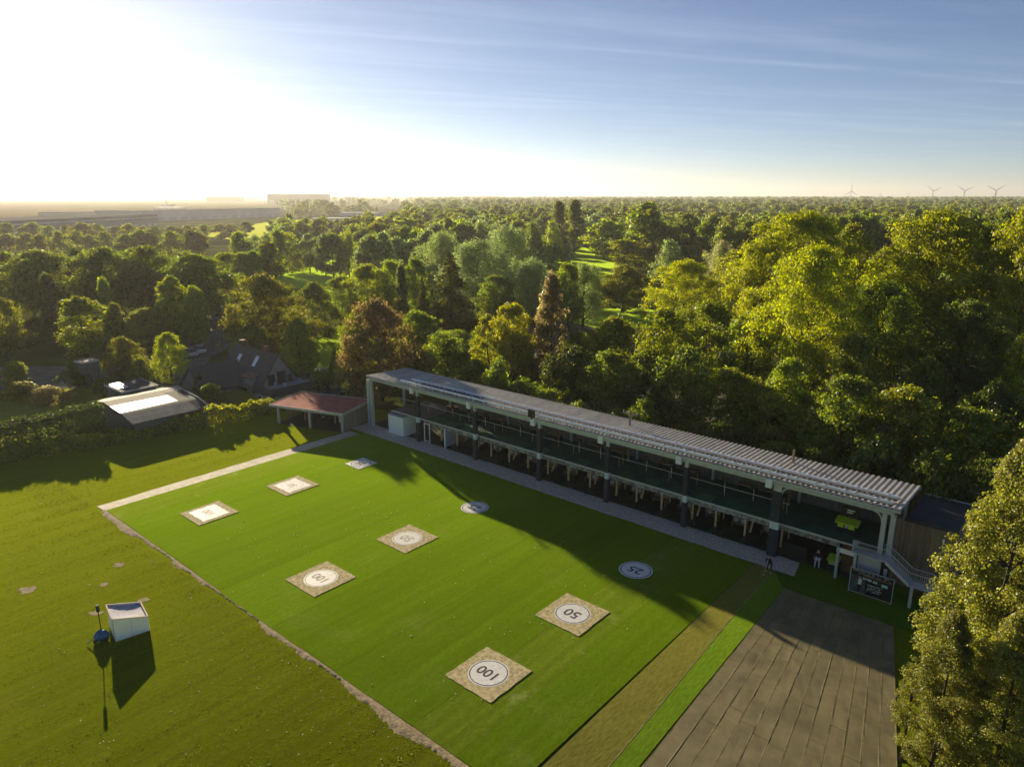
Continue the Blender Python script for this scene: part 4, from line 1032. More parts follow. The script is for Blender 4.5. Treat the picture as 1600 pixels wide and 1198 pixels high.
def rstrip(x0, x1, y0, y1, m_, name, dz=0.0):
    MB().add([(x0, y0, bx(x0) + dz), (x1, y0, bx(x1) + dz), (x1, y1, bx(x1) + dz), (x0, y1, bx(x0) + dz), (x0, y0, bx(x0) + dz - 0.08), (x1, y0, bx(x1) + dz - 0.08), (x1, y1, bx(x1) + dz - 0.08), (x0, y1, bx(x0) + dz - 0.08)],
             [(0, 1, 2, 3), (7, 6, 5, 4), (0, 4, 5, 1), (1, 5, 6, 2), (2, 6, 7, 3), (3, 7, 4, 0)]).obj(name, m_, T)
rstrip(-7.6, -1.6, -4.9, 5.1, M_TANROOF, 'rear_roof'); rstrip(-1.6, -0.2, -4.9, 5.1, M_TANROOF, 'ridge_strip'); rstrip(-0.19, 0.9, -4.9, 2.6, M_TANROOF, 'roof_panel', 0.0); rstrip(0.92, 4.0, -4.9, 2.6, M_SHINE, 'roof_panel', 0.02); rstrip(4.02, 4.3, -4.9, 2.6, M_TANROOF, 'roof_panel', 0.0)
rstrip(-0.19, 4.3, 2.62, 5.1, M_FELT, 'roof_panel', 0.0); rstrip(4.9, 7.6, -4.9, 3.6, M_TANROOF, 'lower_roof', 0.0); rstrip(4.32, 4.88, -4.9, 5.1, M_FELT, 'valley'); rstrip(4.9, 7.6, 3.62, 5.1, M_FELT, 'lower_roof')
for x0, x1 in ((-7.6, -1.6), (-1.6, 4.6), (4.6, 7.7)): MB().beam((x0, 5.15, bx(x0) + 0.02), (x1, 5.15, bx(x1) + 0.02), 0.1, 0.2).obj('bargeboard', M_PALEPOST, T)
for i in range(4): MB().box(7.2, 7.32, -4.6 + i * 0.75, -4.5 + i * 0.75, 0, 2.3).obj('post', M_PALEPOST, T)
T = lthing('small_outbuilding', 'small flat-roofed outbuilding with a glaring roof light, under the round trees', 'outbuilding', -90.4, 17.0, 0.0)
MB().box(-2.7, 3.2, -2.2, 2.4, 0, 2.8).obj('wall', M_GREYWALL, T); MB().box(-2.9, 3.4, -2.4, 2.6, 2.8, 2.92).obj('roof', M_FELT, T)
for a in (MB().box(-2.95, 3.45, -2.5, -2.41, 2.75, 3.0), MB().box(3.41, 3.5, -2.4, 2.6, 2.75, 3.0), MB().box(-2.95, 3.45, 2.61, 2.7, 2.75, 3.0)): a.obj('roof_edge', M_PALEPOST, T)
MB().box(-2.2, 1.2, -2.1, -0.6, 2.93, 3.02).obj('roof_light', M_SHINE, T)
g = ground(141, 603)
T = thing('timber_tank', 'dark timber tank with pale rim on legs under the hanging birch', 'tank', g, -0.5)
MB().box(-1.3, 1.3, -1.2, 1.2, 2.4, 4.2).obj('body', M_DARKBOARD, T)
for a in (MB().box(-1.36, 1.36, -1.3, -1.2, 4.1, 4.32), MB().box(-1.36, 1.36, 1.2, 1.3, 4.1, 4.32), MB().box(-1.4, -1.3, -1.2, 1.2, 4.1, 4.32), MB().box(1.3, 1.4, -1.2, 1.2, 4.1, 4.32)): a.obj('rim', M_PALEPOST, T)
for dx in (-1.15, 1.15):
    for dy in (-1.05, 1.05): MB().box(dx - 0.1, dx + 0.1, dy - 0.1, dy + 0.1, 0, 2.4).obj('leg', M_DARKBOARD, T)

# ------------------------------------------------------------------ cars
M_TYRE = mat('tyre_rubber', (0.02, 0.02, 0.02), 0.85)
M_RIM2 = mat('wheel_rim', (0.4, 0.4, 0.42), 0.35, 0.8)
M_LAMP = mat('lamp_glass', (0.7, 0.7, 0.68), 0.15); M_TAIL = mat('tail_lamp', (0.35, 0.02, 0.02), 0.25)
def car(label, loc, rz, color, tall=1.0):
    T = thing('parked_car', label, 'car', loc, rz, 'parked cars')
    paint = mat('car_paint', color, 0.25, 0.1, var=0.03, spec=0.6)
    secs = [(-2.15, 0.45, 0.78, 0.62), (-2.0, 0.30, 0.92, 0.80), (-1.0, 0.25, 0.95, 0.88), (0.3, 0.25, 0.94, 0.90), (1.3, 0.25, 0.86, 0.88), (2.0, 0.30, 0.74, 0.80), (2.15, 0.42, 0.64, 0.60)]
    q = MB()
    for x, z0, z1, hw in secs: q.v += [(x, -hw, z0), (x, hw, z0), (x, hw, (z0 + z1) / 2), (x, hw * 0.94, z1), (x, -hw * 0.94, z1), (x, -hw, (z0 + z1) / 2)]
    for i in range(len(secs) - 1):
        for j in range(6): q.f.append((i * 6 + j, i * 6 + (j + 1) % 6, (i + 1) * 6 + (j + 1) % 6, (i + 1) * 6 + j)); q.m.append(0)
    q.f += [tuple(range(5, -1, -1)), tuple(range((len(secs) - 1) * 6, len(secs) * 6))]; q.m += [0, 0]
    q.obj('body', paint, T, True)
    c0 = [(-1.75, 0.90), (-1.25, 1.38 * tall), (0.25, 1.45 * tall), (1.05, 0.88)]
    cb = MB(); 
    for x, z in c0: cb.v += [(x, -0.80 if z < 1 else -0.64, z), (x, 0.80 if z < 1 else 0.64, z)]
    cb.f = [(0, 1, 3, 2), (4, 5, 7, 6), (0, 2, 4, 6), (1, 7, 5, 3)]; cb.m = [0] * 4
    cb.obj('windows', M_GLASS, T)
    MB().prism([(-1.27, 1.36 * tall), (-1.2, 1.41 * tall), (0.2, 1.48 * tall), (0.28, 1.43 * tall)], 1, -0.66, 0.66).obj('roof', paint, T)
    for x in (-1.35, 1.35):
        for y in (-0.82, 0.82):
            w_ = MB().tube((x, y - 0.1, 0.32), (x, y + 0.1, 0.32), 0.32, n=16).obj('wheel', M_TYRE, T)
            MB().tube((x, y - 0.11, 0.32), (x, y + 0.11, 0.32), 0.19, n=12).obj('rim', M_RIM2, w_)
    for y in (-0.6, 0.6):
        MB().box(2.06, 2.14, y - 0.16, y + 0.16, 0.56, 0.68).obj('headlight', M_LAMP, T); MB().box(-2.14, -2.06, y - 0.16, y + 0.16, 0.66, 0.80).obj('tail_light', M_TAIL, T)
car('white car standing alone in the open yard beyond the farmhouse', ground(313, 551, 0), -0.95, (0.68, 0.70, 0.72))
car('silver car half hidden behind the round yard tree', ground(300, 556, 0), -0.9, (0.45, 0.47, 0.5))
car('dark car with pale roof parked behind the open shed', Wp(-72.0, -5.6, 0.0), 0.15 - YAW, (0.05, 0.055, 0.065), 1.15)
car('pale van at the lane bend near the utility pole', ground(344, 500, 0), 0.6, (0.6, 0.6, 0.62), 1.2)

# ------------------------------------------------------------------ poles
def upole(label, loc, h, cross=True, rz=0.0):
    T = thing('utility_pole', label, 'pole', loc, rz)
    MB().tube((0, 0, 0), (0, 0, h), 0.16, 0.11, n=8).obj('shaft', M_DARKBOARD if cross else M_OLDTIMBER, T)
    if cross:
        MB().box(-0.9, 0.9, -0.06, 0.06, h - 0.45, h - 0.3).obj('crossarm', M_DARKBOARD, T)
        for dx in (-0.8, 0.0, 0.8): MB().tube((dx, 0, h - 0.3), (dx, 0, h - 0.12), 0.045).obj('insulator', M_WHITE, T)
    return T
g = ground(336, 537)
up1 = upole('dark wooden utility pole beside the bending lane', g, top_height(488, g.y), True, 0.5)
for dy, dz in ((0.0, 0.0), (0.35, -0.3)):
    a = Vector((g.x, g.y + dy, top_height(488, g.y) - 0.2 + dz)); b_ = a + Vector((-34, 6, 0.6)); c_ = a + Vector((16, -6, -1.5))
    for e, wh in ((b_, 'towards the dark tree belt'), (c_, 'towards the farmhouse')):
        q = MB(); P_ = [a.lerp(e, i / 8) - Vector((0, 0, 1.0 * (1 - (2 * i / 8 - 1) ** 2))) for i in range(9)]
        for p0, p1 in zip(P_[:-1], P_[1:]): q.tube(p0, p1, 0.025, n=4)
        tag(q.obj('overhead_wire', M_BLACK), f'{"upper" if dz == 0 else "lower"} overhead wire running from the lane pole {wh}', 'wire')
g2 = ground(985, 641, 8.6); upole('timber pole showing above the middle of the corrugated roof', (g2.x, g2.y, 0), 8.6, True, -YAW)
g3 = ground(1241, 703, 8.2); upole('plain grey pole rising behind the corrugated roof near the bright trees', (g3.x, g3.y, 0), 8.2, False)
q = MB(); a = Vector((g2.x, g2.y, 8.4)); e = Vector((g2.x - 30, g2.y + 26, 8.0)); P_ = [a.lerp(e, i / 8) - Vector((0, 0, 0.6 * (1 - (2 * i / 8 - 1) ** 2))) for i in range(9)]
for p0, p1 in zip(P_[:-1], P_[1:]): q.tube(p0, p1, 0.02, n=4)
tag(q.obj('overhead_wire', M_BLACK), 'thin wire running from the timber pole behind the corrugated roof', 'wire')
for i, (u, v, u2, v2) in enumerate(((1446, 1050, 1459, 945), (1408, 1185, 1420, 1078))):
    g = ground(u, v); hh = top_height(v2, g.y)
    T = thing('net_post', ('dark steel net post between the annex and the yellowing poplar', 'dark steel net post at the edge of the matting')[i], 'post', g)
    MB().tube((0, 0, 0), (0.0, 0, hh), 0.07, n=8).obj('shaft', M_BLACK, T); MB().box(-0.15, 0.15, -0.15, 0.15, 0, 0.03).obj('foot_plate', M_BLACK, T)

# ------------------------------------------------------------------ people
def person(label, loc, rz, J, cols, club=None):
    """J: joints; one continuous skinned body with coloured zones by height along the limbs"""
    T = thing('person', label, 'person', loc, rz)
    v = []; e = []; rad = []
    def add(p, r_, par=None):
        v.append(p); rad.append(r_); i = len(v) - 1
        if par is not None: e.append((par, i))
        return i
    pel = add(J['pelvis'], 0.135); sp = add(J['spine'], 0.135, pel); ch = add(J['chest'], 0.155, sp); nk = add(J['neck'], 0.06, ch)
    h0 = add(J['head0'], 0.085, nk); h1 = add(J['head1'], 0.10, h0); h2 = add(J['head2'], 0.075, h1)
    nose = add(J['nose'], 0.018, h1)
    for sd in ('l', 'r'):
        s_ = add(J['sh' + sd], 0.07, ch); el = add(J['el' + sd], 0.05, s_); w_ = add(J['wr' + sd], 0.032, el)
        pm = add(J['hd' + sd], 0.036, w_)
        d = (Vector(J['hd' + sd]) - Vector(J['wr' + sd])).normalized(); sidev = d.orthogonal().normalized()
        for k_ in range(4):
            base = Vector(J['hd' + sd]) + sidev * (k_ - 1.5) * 0.022
            f1 = add(tuple(base + d * 0.05), 0.010, pm); add(tuple(base + d * (0.075 + 0.012 * (k_ in (1, 2))) + d.cross(sidev) * 0.02), 0.009, f1)
        th = add(tuple(Vector(J['wr' + sd]).lerp(Vector(J['hd' + sd]), 0.6) + sidev * 0.05), 0.011, pm); add(tuple(Vector(J['hd' + sd]) + sidev * 0.06 + d * 0.03), 0.010, th)
        hp = add(J['hp' + sd], 0.10, pel); kn = add(J['kn' + sd], 0.065, hp); an = add(J['an' + sd], 0.045, kn); hl = add(J['ft' + sd], 0.042, an)
    me = bpy.data.meshes.new('body'); me.from_pydata(v, e, [])
    ob = bpy.data.objects.new('body_source', me); col.objects.link(ob)
    md = ob.modifiers.new('skin', 'SKIN'); md.use_smooth_shade = True
    for i, sv in enumerate(me.skin_vertices[0].data):
        sv.radius = (rad[i], rad[i]); sv.use_root = (i == 0)
    sb = ob.modifiers.new('sub', 'SUBSURF'); sb.levels = 1; sb.render_levels = 1
    dg = bpy.context.evaluated_depsgraph_get()
    m2 = bpy.data.meshes.new_from_object(ob.evaluated_get(dg))
    bpy.data.objects.remove(ob)
    m2.materials.clear()
    for c_ in cols: m2.materials.append(c_)
    jp = {k_: Vector(p) for k_, p in J.items()}
    groups = [('head0', 0), ('head1', 0), ('head2', 1), ('nose', 0), ('neck', 0)] + [(k_ + s_, z) for s_ in 'lr' for k_, z in (('wr', 0), ('hd', 0), ('sh', 2), ('el', 2), ('hp', 3), ('kn', 3), ('an', 3), ('ft', 4))] + [('chest', 2), ('spine', 2), ('pelvis', 3)]
    for p in m2.polygons:
        c_ = p.center; best = min(groups, key=lambda g_: (jp[g_[0]] - c_).length); p.material_index = best[1]
        p.use_smooth = True
    o = link('body', m2, T)
    return T
M_HAIR = mat('hair', (0.05, 0.035, 0.025), 0.8); M_JACKET = mat('black_jacket', (0.012, 0.012, 0.014), 0.85); M_DKTROUSERS = mat('dark_trousers', (0.03, 0.03, 0.034), 0.85)
M_LTTROUSERS = mat('white_trousers', (0.55, 0.60, 0.72), 0.85); M_SHOES = mat('white_shoes', (0.7, 0.68, 0.62), 0.6); M_DKSHOES = mat('dark_shoes', (0.02, 0.02, 0.02), 0.6)
# golfer bent over, facing along -x of own frame
J = dict(pelvis=(0, 0.10, 0.93), spine=(0, 0.02, 1.08), chest=(0, -0.16, 1.27), neck=(0, -0.28, 1.40), head0=(0, -0.34, 1.46), head1=(0, -0.39, 1.52), head2=(0, -0.40, 1.62), nose=(0, -0.50, 1.50),
         shl=(-0.19, -0.18, 1.30), ell=(-0.17, -0.30, 1.03), wrl=(-0.05, -0.40, 0.82), hdl=(-0.02, -0.42, 0.75), shr=(0.19, -0.18, 1.30), elr=(0.17, -0.30, 1.03), wrr=(0.05, -0.40, 0.84), hdr=(0.02, -0.43, 0.77),
         hpl=(-0.11, 0.09, 0.86), knl=(-0.17, -0.03, 0.48), anl=(-0.20, 0.05, 0.09), ftl=(-0.22, -0.14, 0.045), hpr=(0.11, 0.09, 0.86), knr=(0.17, -0.03, 0.48), anr=(0.20, 0.05, 0.09), ftr=(0.22, -0.14, 0.045))
p1 = person('golfer in black top and white shoes bending over at the gravel end', Wp(0.95, 3.35, 0.03), -YAW - 0.3, J, [M_SKIN, M_HAIR, M_JACKET, M_DKTROUSERS, M_SHOES])
T = thing('golf_club', 'thin golf club held by the bending golfer', 'club', Wp(0.95, 3.35, 0.03), -YAW - 0.3)
MB().tube((0, -0.42, 0.80), (0.05, -0.75, 0.04), 0.009, n=6).obj('shaft', M_GALV, T); MB().tube((0, -0.40, 0.86), (0, -0.43, 0.66), 0.014, n=6).obj('grip', M_BLACK, T); MB().box(0.0, 0.12, -0.80, -0.74, 0.0, 0.05).obj('club_head', M_GALV, T)
J2 = dict(pelvis=(0, 0, 0.95), spine=(0, 0, 1.12), chest=(0, 0.0, 1.33), neck=(0, 0.0, 1.50), head0=(0, -0.02, 1.56), head1=(0, -0.02, 1.63), head2=(0, -0.01, 1.72), nose=(0, -0.125, 1.62),
          shl=(-0.20, 0, 1.40), ell=(-0.29, 0.03, 1.12), wrl=(-0.25, -0.12, 0.92), hdl=(-0.22, -0.16, 0.86), shr=(0.20, 0, 1.40), elr=(0.29, 0.03, 1.12), wrr=(0.25, -0.12, 0.92), hdr=(0.22, -0.16, 0.86),
          hpl=(-0.11, 0, 0.88), knl=(-0.15, -0.03, 0.49), anl=(-0.17, 0.02, 0.09), ftl=(-0.19, -0.17, 0.045), hpr=(0.11, 0, 0.88), knr=(0.14, -0.03, 0.49), anr=(0.16, 0.02, 0.09), ftr=(0.18, -0.17, 0.045))
person('person in dark top and pale trousers standing under the deck near the doorway', Wp(3.7, 0.1, 0.03), -YAW + 0.2, J2, [M_SKIN, M_HAIR, M_JACKET, M_LTTROUSERS, M_DKSHOES])
# ------------------------------------------------------------------ trees: prototypes
GRASS = True
def leaf_mesh(name, P, Nn, size, aspect, m_, rng):
    """one small folded diamond per leaf"""
    n = len(P)
    Nn = Nn / (np.linalg.norm(Nn, axis=1, keepdims=True) + 1e-9)
    rv = rng.normal(size=(n, 3)); T1 = np.cross(Nn, rv); T1 /= np.linalg.norm(T1, axis=1, keepdims=True) + 1e-9
    T2 = np.cross(Nn, T1)
    sz = size * rng.uniform(0.45, 1.6, (n, 1))
    V = np.empty((n, 4, 3))
    V[:, 0] = P + T1 * sz; V[:, 1] = P + T2 * sz * aspect + Nn * sz * 0.15; V[:, 2] = P - T1 * sz; V[:, 3] = P - T2 * sz * aspect + Nn * sz * 0.15
    return quads_mesh(name, V.reshape(-1, 3), n, m_)
def quads_mesh(name, V, n, m_):
    me = bpy.data.meshes.new(name)
    me.vertices.add(len(V)); me.vertices.foreach_set('co', np.ascontiguousarray(V, dtype=np.float32).ravel())
    me.loops.add(4 * n); me.loops.foreach_set('vertex_index', np.arange(4 * n, dtype=np.int32))
    me.polygons.add(n); me.polygons.foreach_set('loop_start', np.arange(0, 4 * n, 4, dtype=np.int32)); me.polygons.foreach_set('loop_total', np.full(n, 4, dtype=np.int32))
    me.materials.append(m_); me.update(calc_edges=True)
    return me
def unit(rng, n):
    d = rng.normal(size=(n, 3)); return d / np.linalg.norm(d, axis=1, keepdims=True)
PROF = {
    'broad':  ([0, .12, .3, .55, .8, .93, 1], [.45, .80, .98, 1.0, .78, .50, .22]),
    'round':  ([0, .1, .3, .55, .8, .93, 1], [.62, .88, 1.0, .97, .74, .45, .18]),
    'tall':   ([0, .12, .35, .6, .85, 1], [.60, .9, 1.0, .85, .5, .14]),
    'willow': ([0, .1, .35, .6, .85, 1], [.92, 1.0, .98, .88, .6, .2]),
    'column': ([0, .08, .3, .6, .85, 1], [.55, .9, 1.0, .85, .5, .1]),
    'cone':   ([0, .06, .3, .6, .85, 1], [.8, 1.0, .78, .47, .2, .03]),
    'spruce': ([0, .06, .25, .5, .8, 1], [.75, .85, 1.0, .80, .40, .05]),
    'shrub':  ([0, .15, .4, .7, .9, 1], [.95, 1.0, .95, .7, .4, .15]),
}
def make_crown(kind, h, r, z0, ncl, per, ls, seed, asp=0.6, clr=0.24, name='crown'):
    rng = np.random.default_rng(seed)
    ux, ry = PROF[kind]
    ph = rng.uniform(0, 6.28, 6)
    C = []; CR = []
    for i in range(ncl):
        u = rng.uniform(0.02, 1.0) ** 0.85
        a = rng.uniform(0, 6.283)
        lobe = 1 + 0.24 * math.sin(2 * a + ph[0] + 3 * u) + 0.20 * math.sin(3 * a + ph[1] - 5 * u) + 0.14 * math.sin(5 * a + ph[2] + 9 * u)
        rad = np.interp(u, ux, ry) * r * lobe * (0.42 + 0.58 * math.sqrt(rng.uniform(0.0, 1.0)))
        cr_ = r * clr * rng.uniform(0.45, 1.55) * (0.75 + 0.25 * np.interp(u, ux, ry))
        if kind in ('column', 'cone', 'tall'): cr_ *= 1.25 if kind != 'tall' else 1.05
        rad = max(0, rad - cr_ * 0.55)
        C.append((rad * math.cos(a), rad * math.sin(a), z0 + (h - z0) * u - cr_ * 0.4 * (u > .9))); CR.append(cr_)
    C = np.array(C); CR = np.array(CR)
    Ps, Ns = [], []
    tot = (CR ** 2).sum()
    for c, cr_ in zip(C, CR):
        k = max(6, int(per * ncl * cr_ ** 2 / tot))
        d = rng.normal(size=(k, 3)); d *= np.minimum(1, 2.2 / (np.linalg.norm(d, axis=1, keepdims=True) + 1e-9))
        low = d[:, 2] < -0.4
        d[low & (rng.random(k) < 0.5), 2] *= -0.7
        p = c + d * cr_ * 0.52 * np.array([1, 1, 0.72])
        if kind == 'willow':
            dz = rng.random(k) ** 1.6 * cr_ * 1.9; p[:, 2] -= dz; p[:, :2] += d[:, :2] * (dz[:, None] * 0.08)
        Ps.append(p); Ns.append(d * 0.45 + np.array([0, 0, 0.30]) + rng.normal(size=(k, 3)) * 0.6)
    # loose leaves between the clumps
    P = np.concatenate(Ps); Nn = np.concatenate(Ns)
    ok = P[:, 2] > max(0.15, z0 * 0.4)
    return leaf_mesh(name, P[ok], Nn[ok], ls, asp, M_LEAF, rng), C, CR
def make_trunk(h, z0, C, rt, seed, nl=12, top=0.72, name='trunk', lean=0.3, sides=6):
    rng = np.random.default_rng(seed + 500); q = MB()
    tops = h * top; pts = [Vector((0, 0, -0.1))]
    k = 5
    for i in range(1, k + 1):
        f = i / k; pts.append(Vector((rng.normal() * lean * f, rng.normal() * lean * f, tops * f)))
    for i in range(k):
        f0, f1 = i / k, (i + 1) / k
        q.tube(pts[i], pts[i + 1], rt * (1.15 - 0.95 * f0), rt * (1.15 - 0.95 * f1), n=sides, caps=False)
    idx = rng.permutation(len(C))[:nl]
    for j in idx:
        c = Vector(C[j]); 
        zb = max(z0 * 0.7, min(tops * 0.95, c.z - 0.5 * math.hypot(c.x, c.y) - 0.3 * h * rng.random() * 0.3))
        f = zb / tops; i0 = min(k - 1, int(f * k)); a = pts[i0].lerp(pts[i0 + 1], f * k - i0)
        mid = a.lerp(c, 0.5) + Vector((rng.normal() * .3, rng.normal() * .3, -0.08 * (c - a).length))
        r0 = rt * (1.1 - 0.95 * f) * 0.55
        q.tube(a, mid, r0, r0 * 0.6, n=5, caps=False); q.tube(mid, c, r0 * 0.6, r0 * 0.15, n=5, caps=False)
    return q.mesh(name, M_BARK, True)
def make_spruce(h, r, seed, nwh, per, ls, droop=0.35, sparse=0.85, name='crown'):
    """whorls of boughs hung with needle sprays"""
    rng = np.random.default_rng(seed); Ps = []; Ns = []; q = MB()
    q.tube((0, 0, -0.1), (0, 0, h * 0.97), h * 0.018, h * 0.003, n=6, caps=False)
    for i in range(nwh):
        u = 0.10 + 0.88 * i / nwh; z = h * u
        L = np.interp(u, [0, .1, .3, .7, 1], [.7, .95, 1.0, .52, .05]) * r
        for b in range(rng.integers(4, 7)):
            a = rng.uniform(0, 6.283); l_ = L * rng.uniform(0.6, 1.12)
            if rng.random() > sparse: continue
            d = np.array([math.cos(a), math.sin(a), 0])
            k = max(8, int(per * l_))
            f = rng.random(k) ** 0.75
            p = d * (f * l_)[:, None] + np.array([0, 0, z]) + np.array([0, 0, 1.0]) * (-droop * l_ * f ** 1.5 + 0.12 * l_ * f)[:, None]
            side = np.array([-d[1], d[0], 0])
            w = 0.30 * l_ * (1 - 0.75 * f) * rng.normal(size=k) * 0.8
            p = p + side * w[:, None]; p[:, 2] += rng.normal(size=k) * 0.1 - np.abs(w) * 0.35
            Ps.append(p); Ns.append(np.tile(np.array([0, 0, 1.0]), (k, 1)) + rng.normal(size=(k, 3)) * 0.5)
            e = d * l_ * 0.95; q.tube((0, 0, z), (e[0], e[1], z - droop * l_ * 0.8), h * 0.004, h * 0.001, n=4, caps=False)
    return leaf_mesh(name, np.concatenate(Ps), np.concatenate(Ns), ls, 0.35, M_NEEDLE, rng), q.mesh('trunk', M_BARK, True)

tag(link('grass', quads_mesh('grass', GRASS_V, GRASS_N, M_BLADE)), 'short mown grass standing on the lawn', 'grass', kind='stuff')
PROTO = {}     # key -> list of (crown mesh, trunk mesh, height, radius)
def reg(key, crown, trunk, h, r): PROTO.setdefault(key, []).append((crown, trunk, h, r))
for i in range(5):
    h, r = 18.0, 6.5
    cm, C, CR = make_crown('broad', h, r, 3.2, 150, 105, 0.22, 10 + i, clr=0.20); reg('broad', cm, make_trunk(h, 3.2, C, 0.34, i, 18), h, r)
for i in range(3):     # the tall trees of the wood
    h, r = 26.0, 9.0
    cm, C, CR = make_crown('broad', h, r, 4.5, 300, 150, 0.17, 110 + i, clr=0.15); reg('big', cm, make_trunk(h, 4.5, C, 0.5, 90 + i, 34), h, r)
for i in range(2):
    h, r = 15.0, 7.0
    cm, C, CR = make_crown('round', h, r, 2.0, 170, 140, 0.19, 30 + i, clr=0.17); reg('round', cm, make_trunk(h, 2.0, C, 0.36, 10 + i, 14), h, r)
for i in range(2):     # crowns leafy almost to the ground
    h, r = 15.0, 7.5
    cm, C, CR = make_crown('shrub', h, r, 0.8, 210, 125, 0.17, 35 + i, clr=0.16); reg('dome', cm, make_trunk(h, 0.8, C, 0.38, 15 + i, 16), h, r)
for i in range(2):
    h, r = 16.0, 7.5
    cm, C, CR = make_crown('willow', h, r, 2.6, 130, 170, 0.24, 40 + i, asp=0.28, clr=0.18); reg('willow', cm, make_trunk(h, 2.6, C, 0.42, 20 + i, 14), h, r)
for i in range(2):
    h, r = 15.0, 3.6
    cm, C, CR = make_crown('tall', h, r, 2.2, 90, 150, 0.18, 50 + i, clr=0.26); reg('tall', cm, make_trunk(h, 2.2, C, 0.22, 30 + i, 14, 0.85), h, r)
h, r = 22.0, 3.0
cm, C, CR = make_crown('column', h, r, 1.0, 90, 120, 0.26, 60, clr=0.34); reg('column', cm, make_trunk(h, 1.0, C, 0.3, 40, 10, 0.9), h, r)
h, r = 10.0, 2.6
cm, C, CR = make_crown('cone', h, r, 0.3, 80, 150, 0.14, 61, clr=0.30); reg('cone', cm, make_trunk(h, 0.3, C, 0.2, 41, 6, 0.9), h, r)
cm, tm = make_spruce(20.0, 6.0, 5, 34, 44, 0.24, 0.32, 0.92); reg('spruce', cm, tm, 20.0, 6.0)
cm, tm = make_spruce(18.0, 3.8, 6, 40, 60, 0.20, 0.30, 1.0); reg('fir', cm, tm, 18.0, 3.8)
for i in range(3):
    h, r = 5.0, 3.0
    cm, C, CR = make_crown('shrub', h, r, 0.2, 46, 150, 0.14, 70 + i, clr=0.30); reg('shrub', cm, make_trunk(h, 0.2, C, 0.12, 50 + i, 10, 0.6), h, r)
for i in range(4):     # seen from a few hundred metres
    h, r = 15.0, 6.0
    cm, C, CR = make_crown(('broad', 'round', 'broad', 'tall')[i], h, r if i < 3 else 3.8, 1.6, 44, 90, 0.42, 80 + i, clr=0.28); reg('mid', cm, make_trunk(h, 1.6, C, 0.3, 60 + i, 6, sides=5), h, r if i < 3 else 3.8)
cm, C, CR = make_crown('willow', 13, 6.5, 1.0, 44, 90, 0.45, 90, asp=0.4, clr=0.28); reg('midwillow', cm, make_trunk(13, 1.0, C, 0.3, 70, 5, sides=5), 13, 6.5)
FAR = []
for i in range(5):
    cm, C, CR = make_crown(('broad', 'round', 'round', 'tall', 'broad')[i], 14, (6.5, 6, 7, 4, 7)[i], 0.5, 42, 42, 0.55, 95 + i, clr=0.28, asp=0.7, name='far_crown'); FAR.append(cm)

GREEN = {
    'bright': (0.205, 0.220, 0.015), 'lime': (0.180, 0.212, 0.020), 'mid': (0.142, 0.176, 0.022), 'olive': (0.158, 0.168, 0.024), 'dark': (0.112, 0.140, 0.020), 'deep': (0.078, 0.098, 0.017),
    'silver': (0.175, 0.215, 0.078), 'grey': (0.145, 0.182, 0.058), 'copper': (0.158, 0.112, 0.042), 'gold': (0.19, 0.20, 0.020), 'rose': (0.195, 0.160, 0.066), 'conifer': (0.072, 0.094, 0.018), 'amber': (0.152, 0.150, 0.020), 'pale': (0.23, 0.25, 0.10),
}
NAMES = {'dome': 'round_tree', 'big': 'broadleaf_tree', 'broad': 'broadleaf_tree', 'round': 'round_tree', 'willow': 'willow_tree', 'tall': 'slender_tree', 'column': 'poplar_tree', 'cone': 'conifer_tree', 'spruce': 'spruce_tree', 'fir': 'fir_tree', 'shrub': 'shrub', 'mid': 'broadleaf_tree', 'midwillow': 'willow_tree'}
rgt = random.Random(5)
def plant(kind, x, y, h, r, colr, label, group=None, variant=None, z=0.0, cat=None):
    vs_ = PROTO[kind]; cmesh, tmesh, h0, r0 = vs_[(variant if variant is not None else rgt.randrange(len(vs_))) % len(vs_)]
    T = thing(NAMES[kind], label, cat or ('shrub' if kind == 'shrub' else 'tree'), (x, y, z), rgt.uniform(0, 6.283), group)
    T.scale = (r / r0, r / r0 * rgt.uniform(0.92, 1.08), h / h0)
    c = GREEN[colr] if isinstance(colr, str) else colr
    jit = rgt.uniform(0.9, 1.1)
    a = link('crown', cmesh, T); a.color = (c[0] * jit * rgt.uniform(.94, 1.06), c[1] * jit, c[2] * jit, 1)
    link('trunk', tmesh, T)
    return T
def tree(u, vtop, Y, wpx, kind, colr, label, group=None, variant=None, cat=None):
    """u, vtop: where the crown stands and tops out in the photograph; Y: its distance; wpx: its width there"""
    h = max(1.5, top_height(vtop, Y)); zc_ = h * 0.6
    depth = Y * CP - (zc_ - CAMH) * SP
    return plant(kind, (u - 800) / FPX * depth, Y, h, max(0.6, wpx / 2 * depth / FPX), colr, label, group, variant, cat=cat)

G_L = 'trees round the yard and farmhouse'; G_M = 'trees on the parkland behind the range'; G_R = 'tall trees of the wood behind the range'
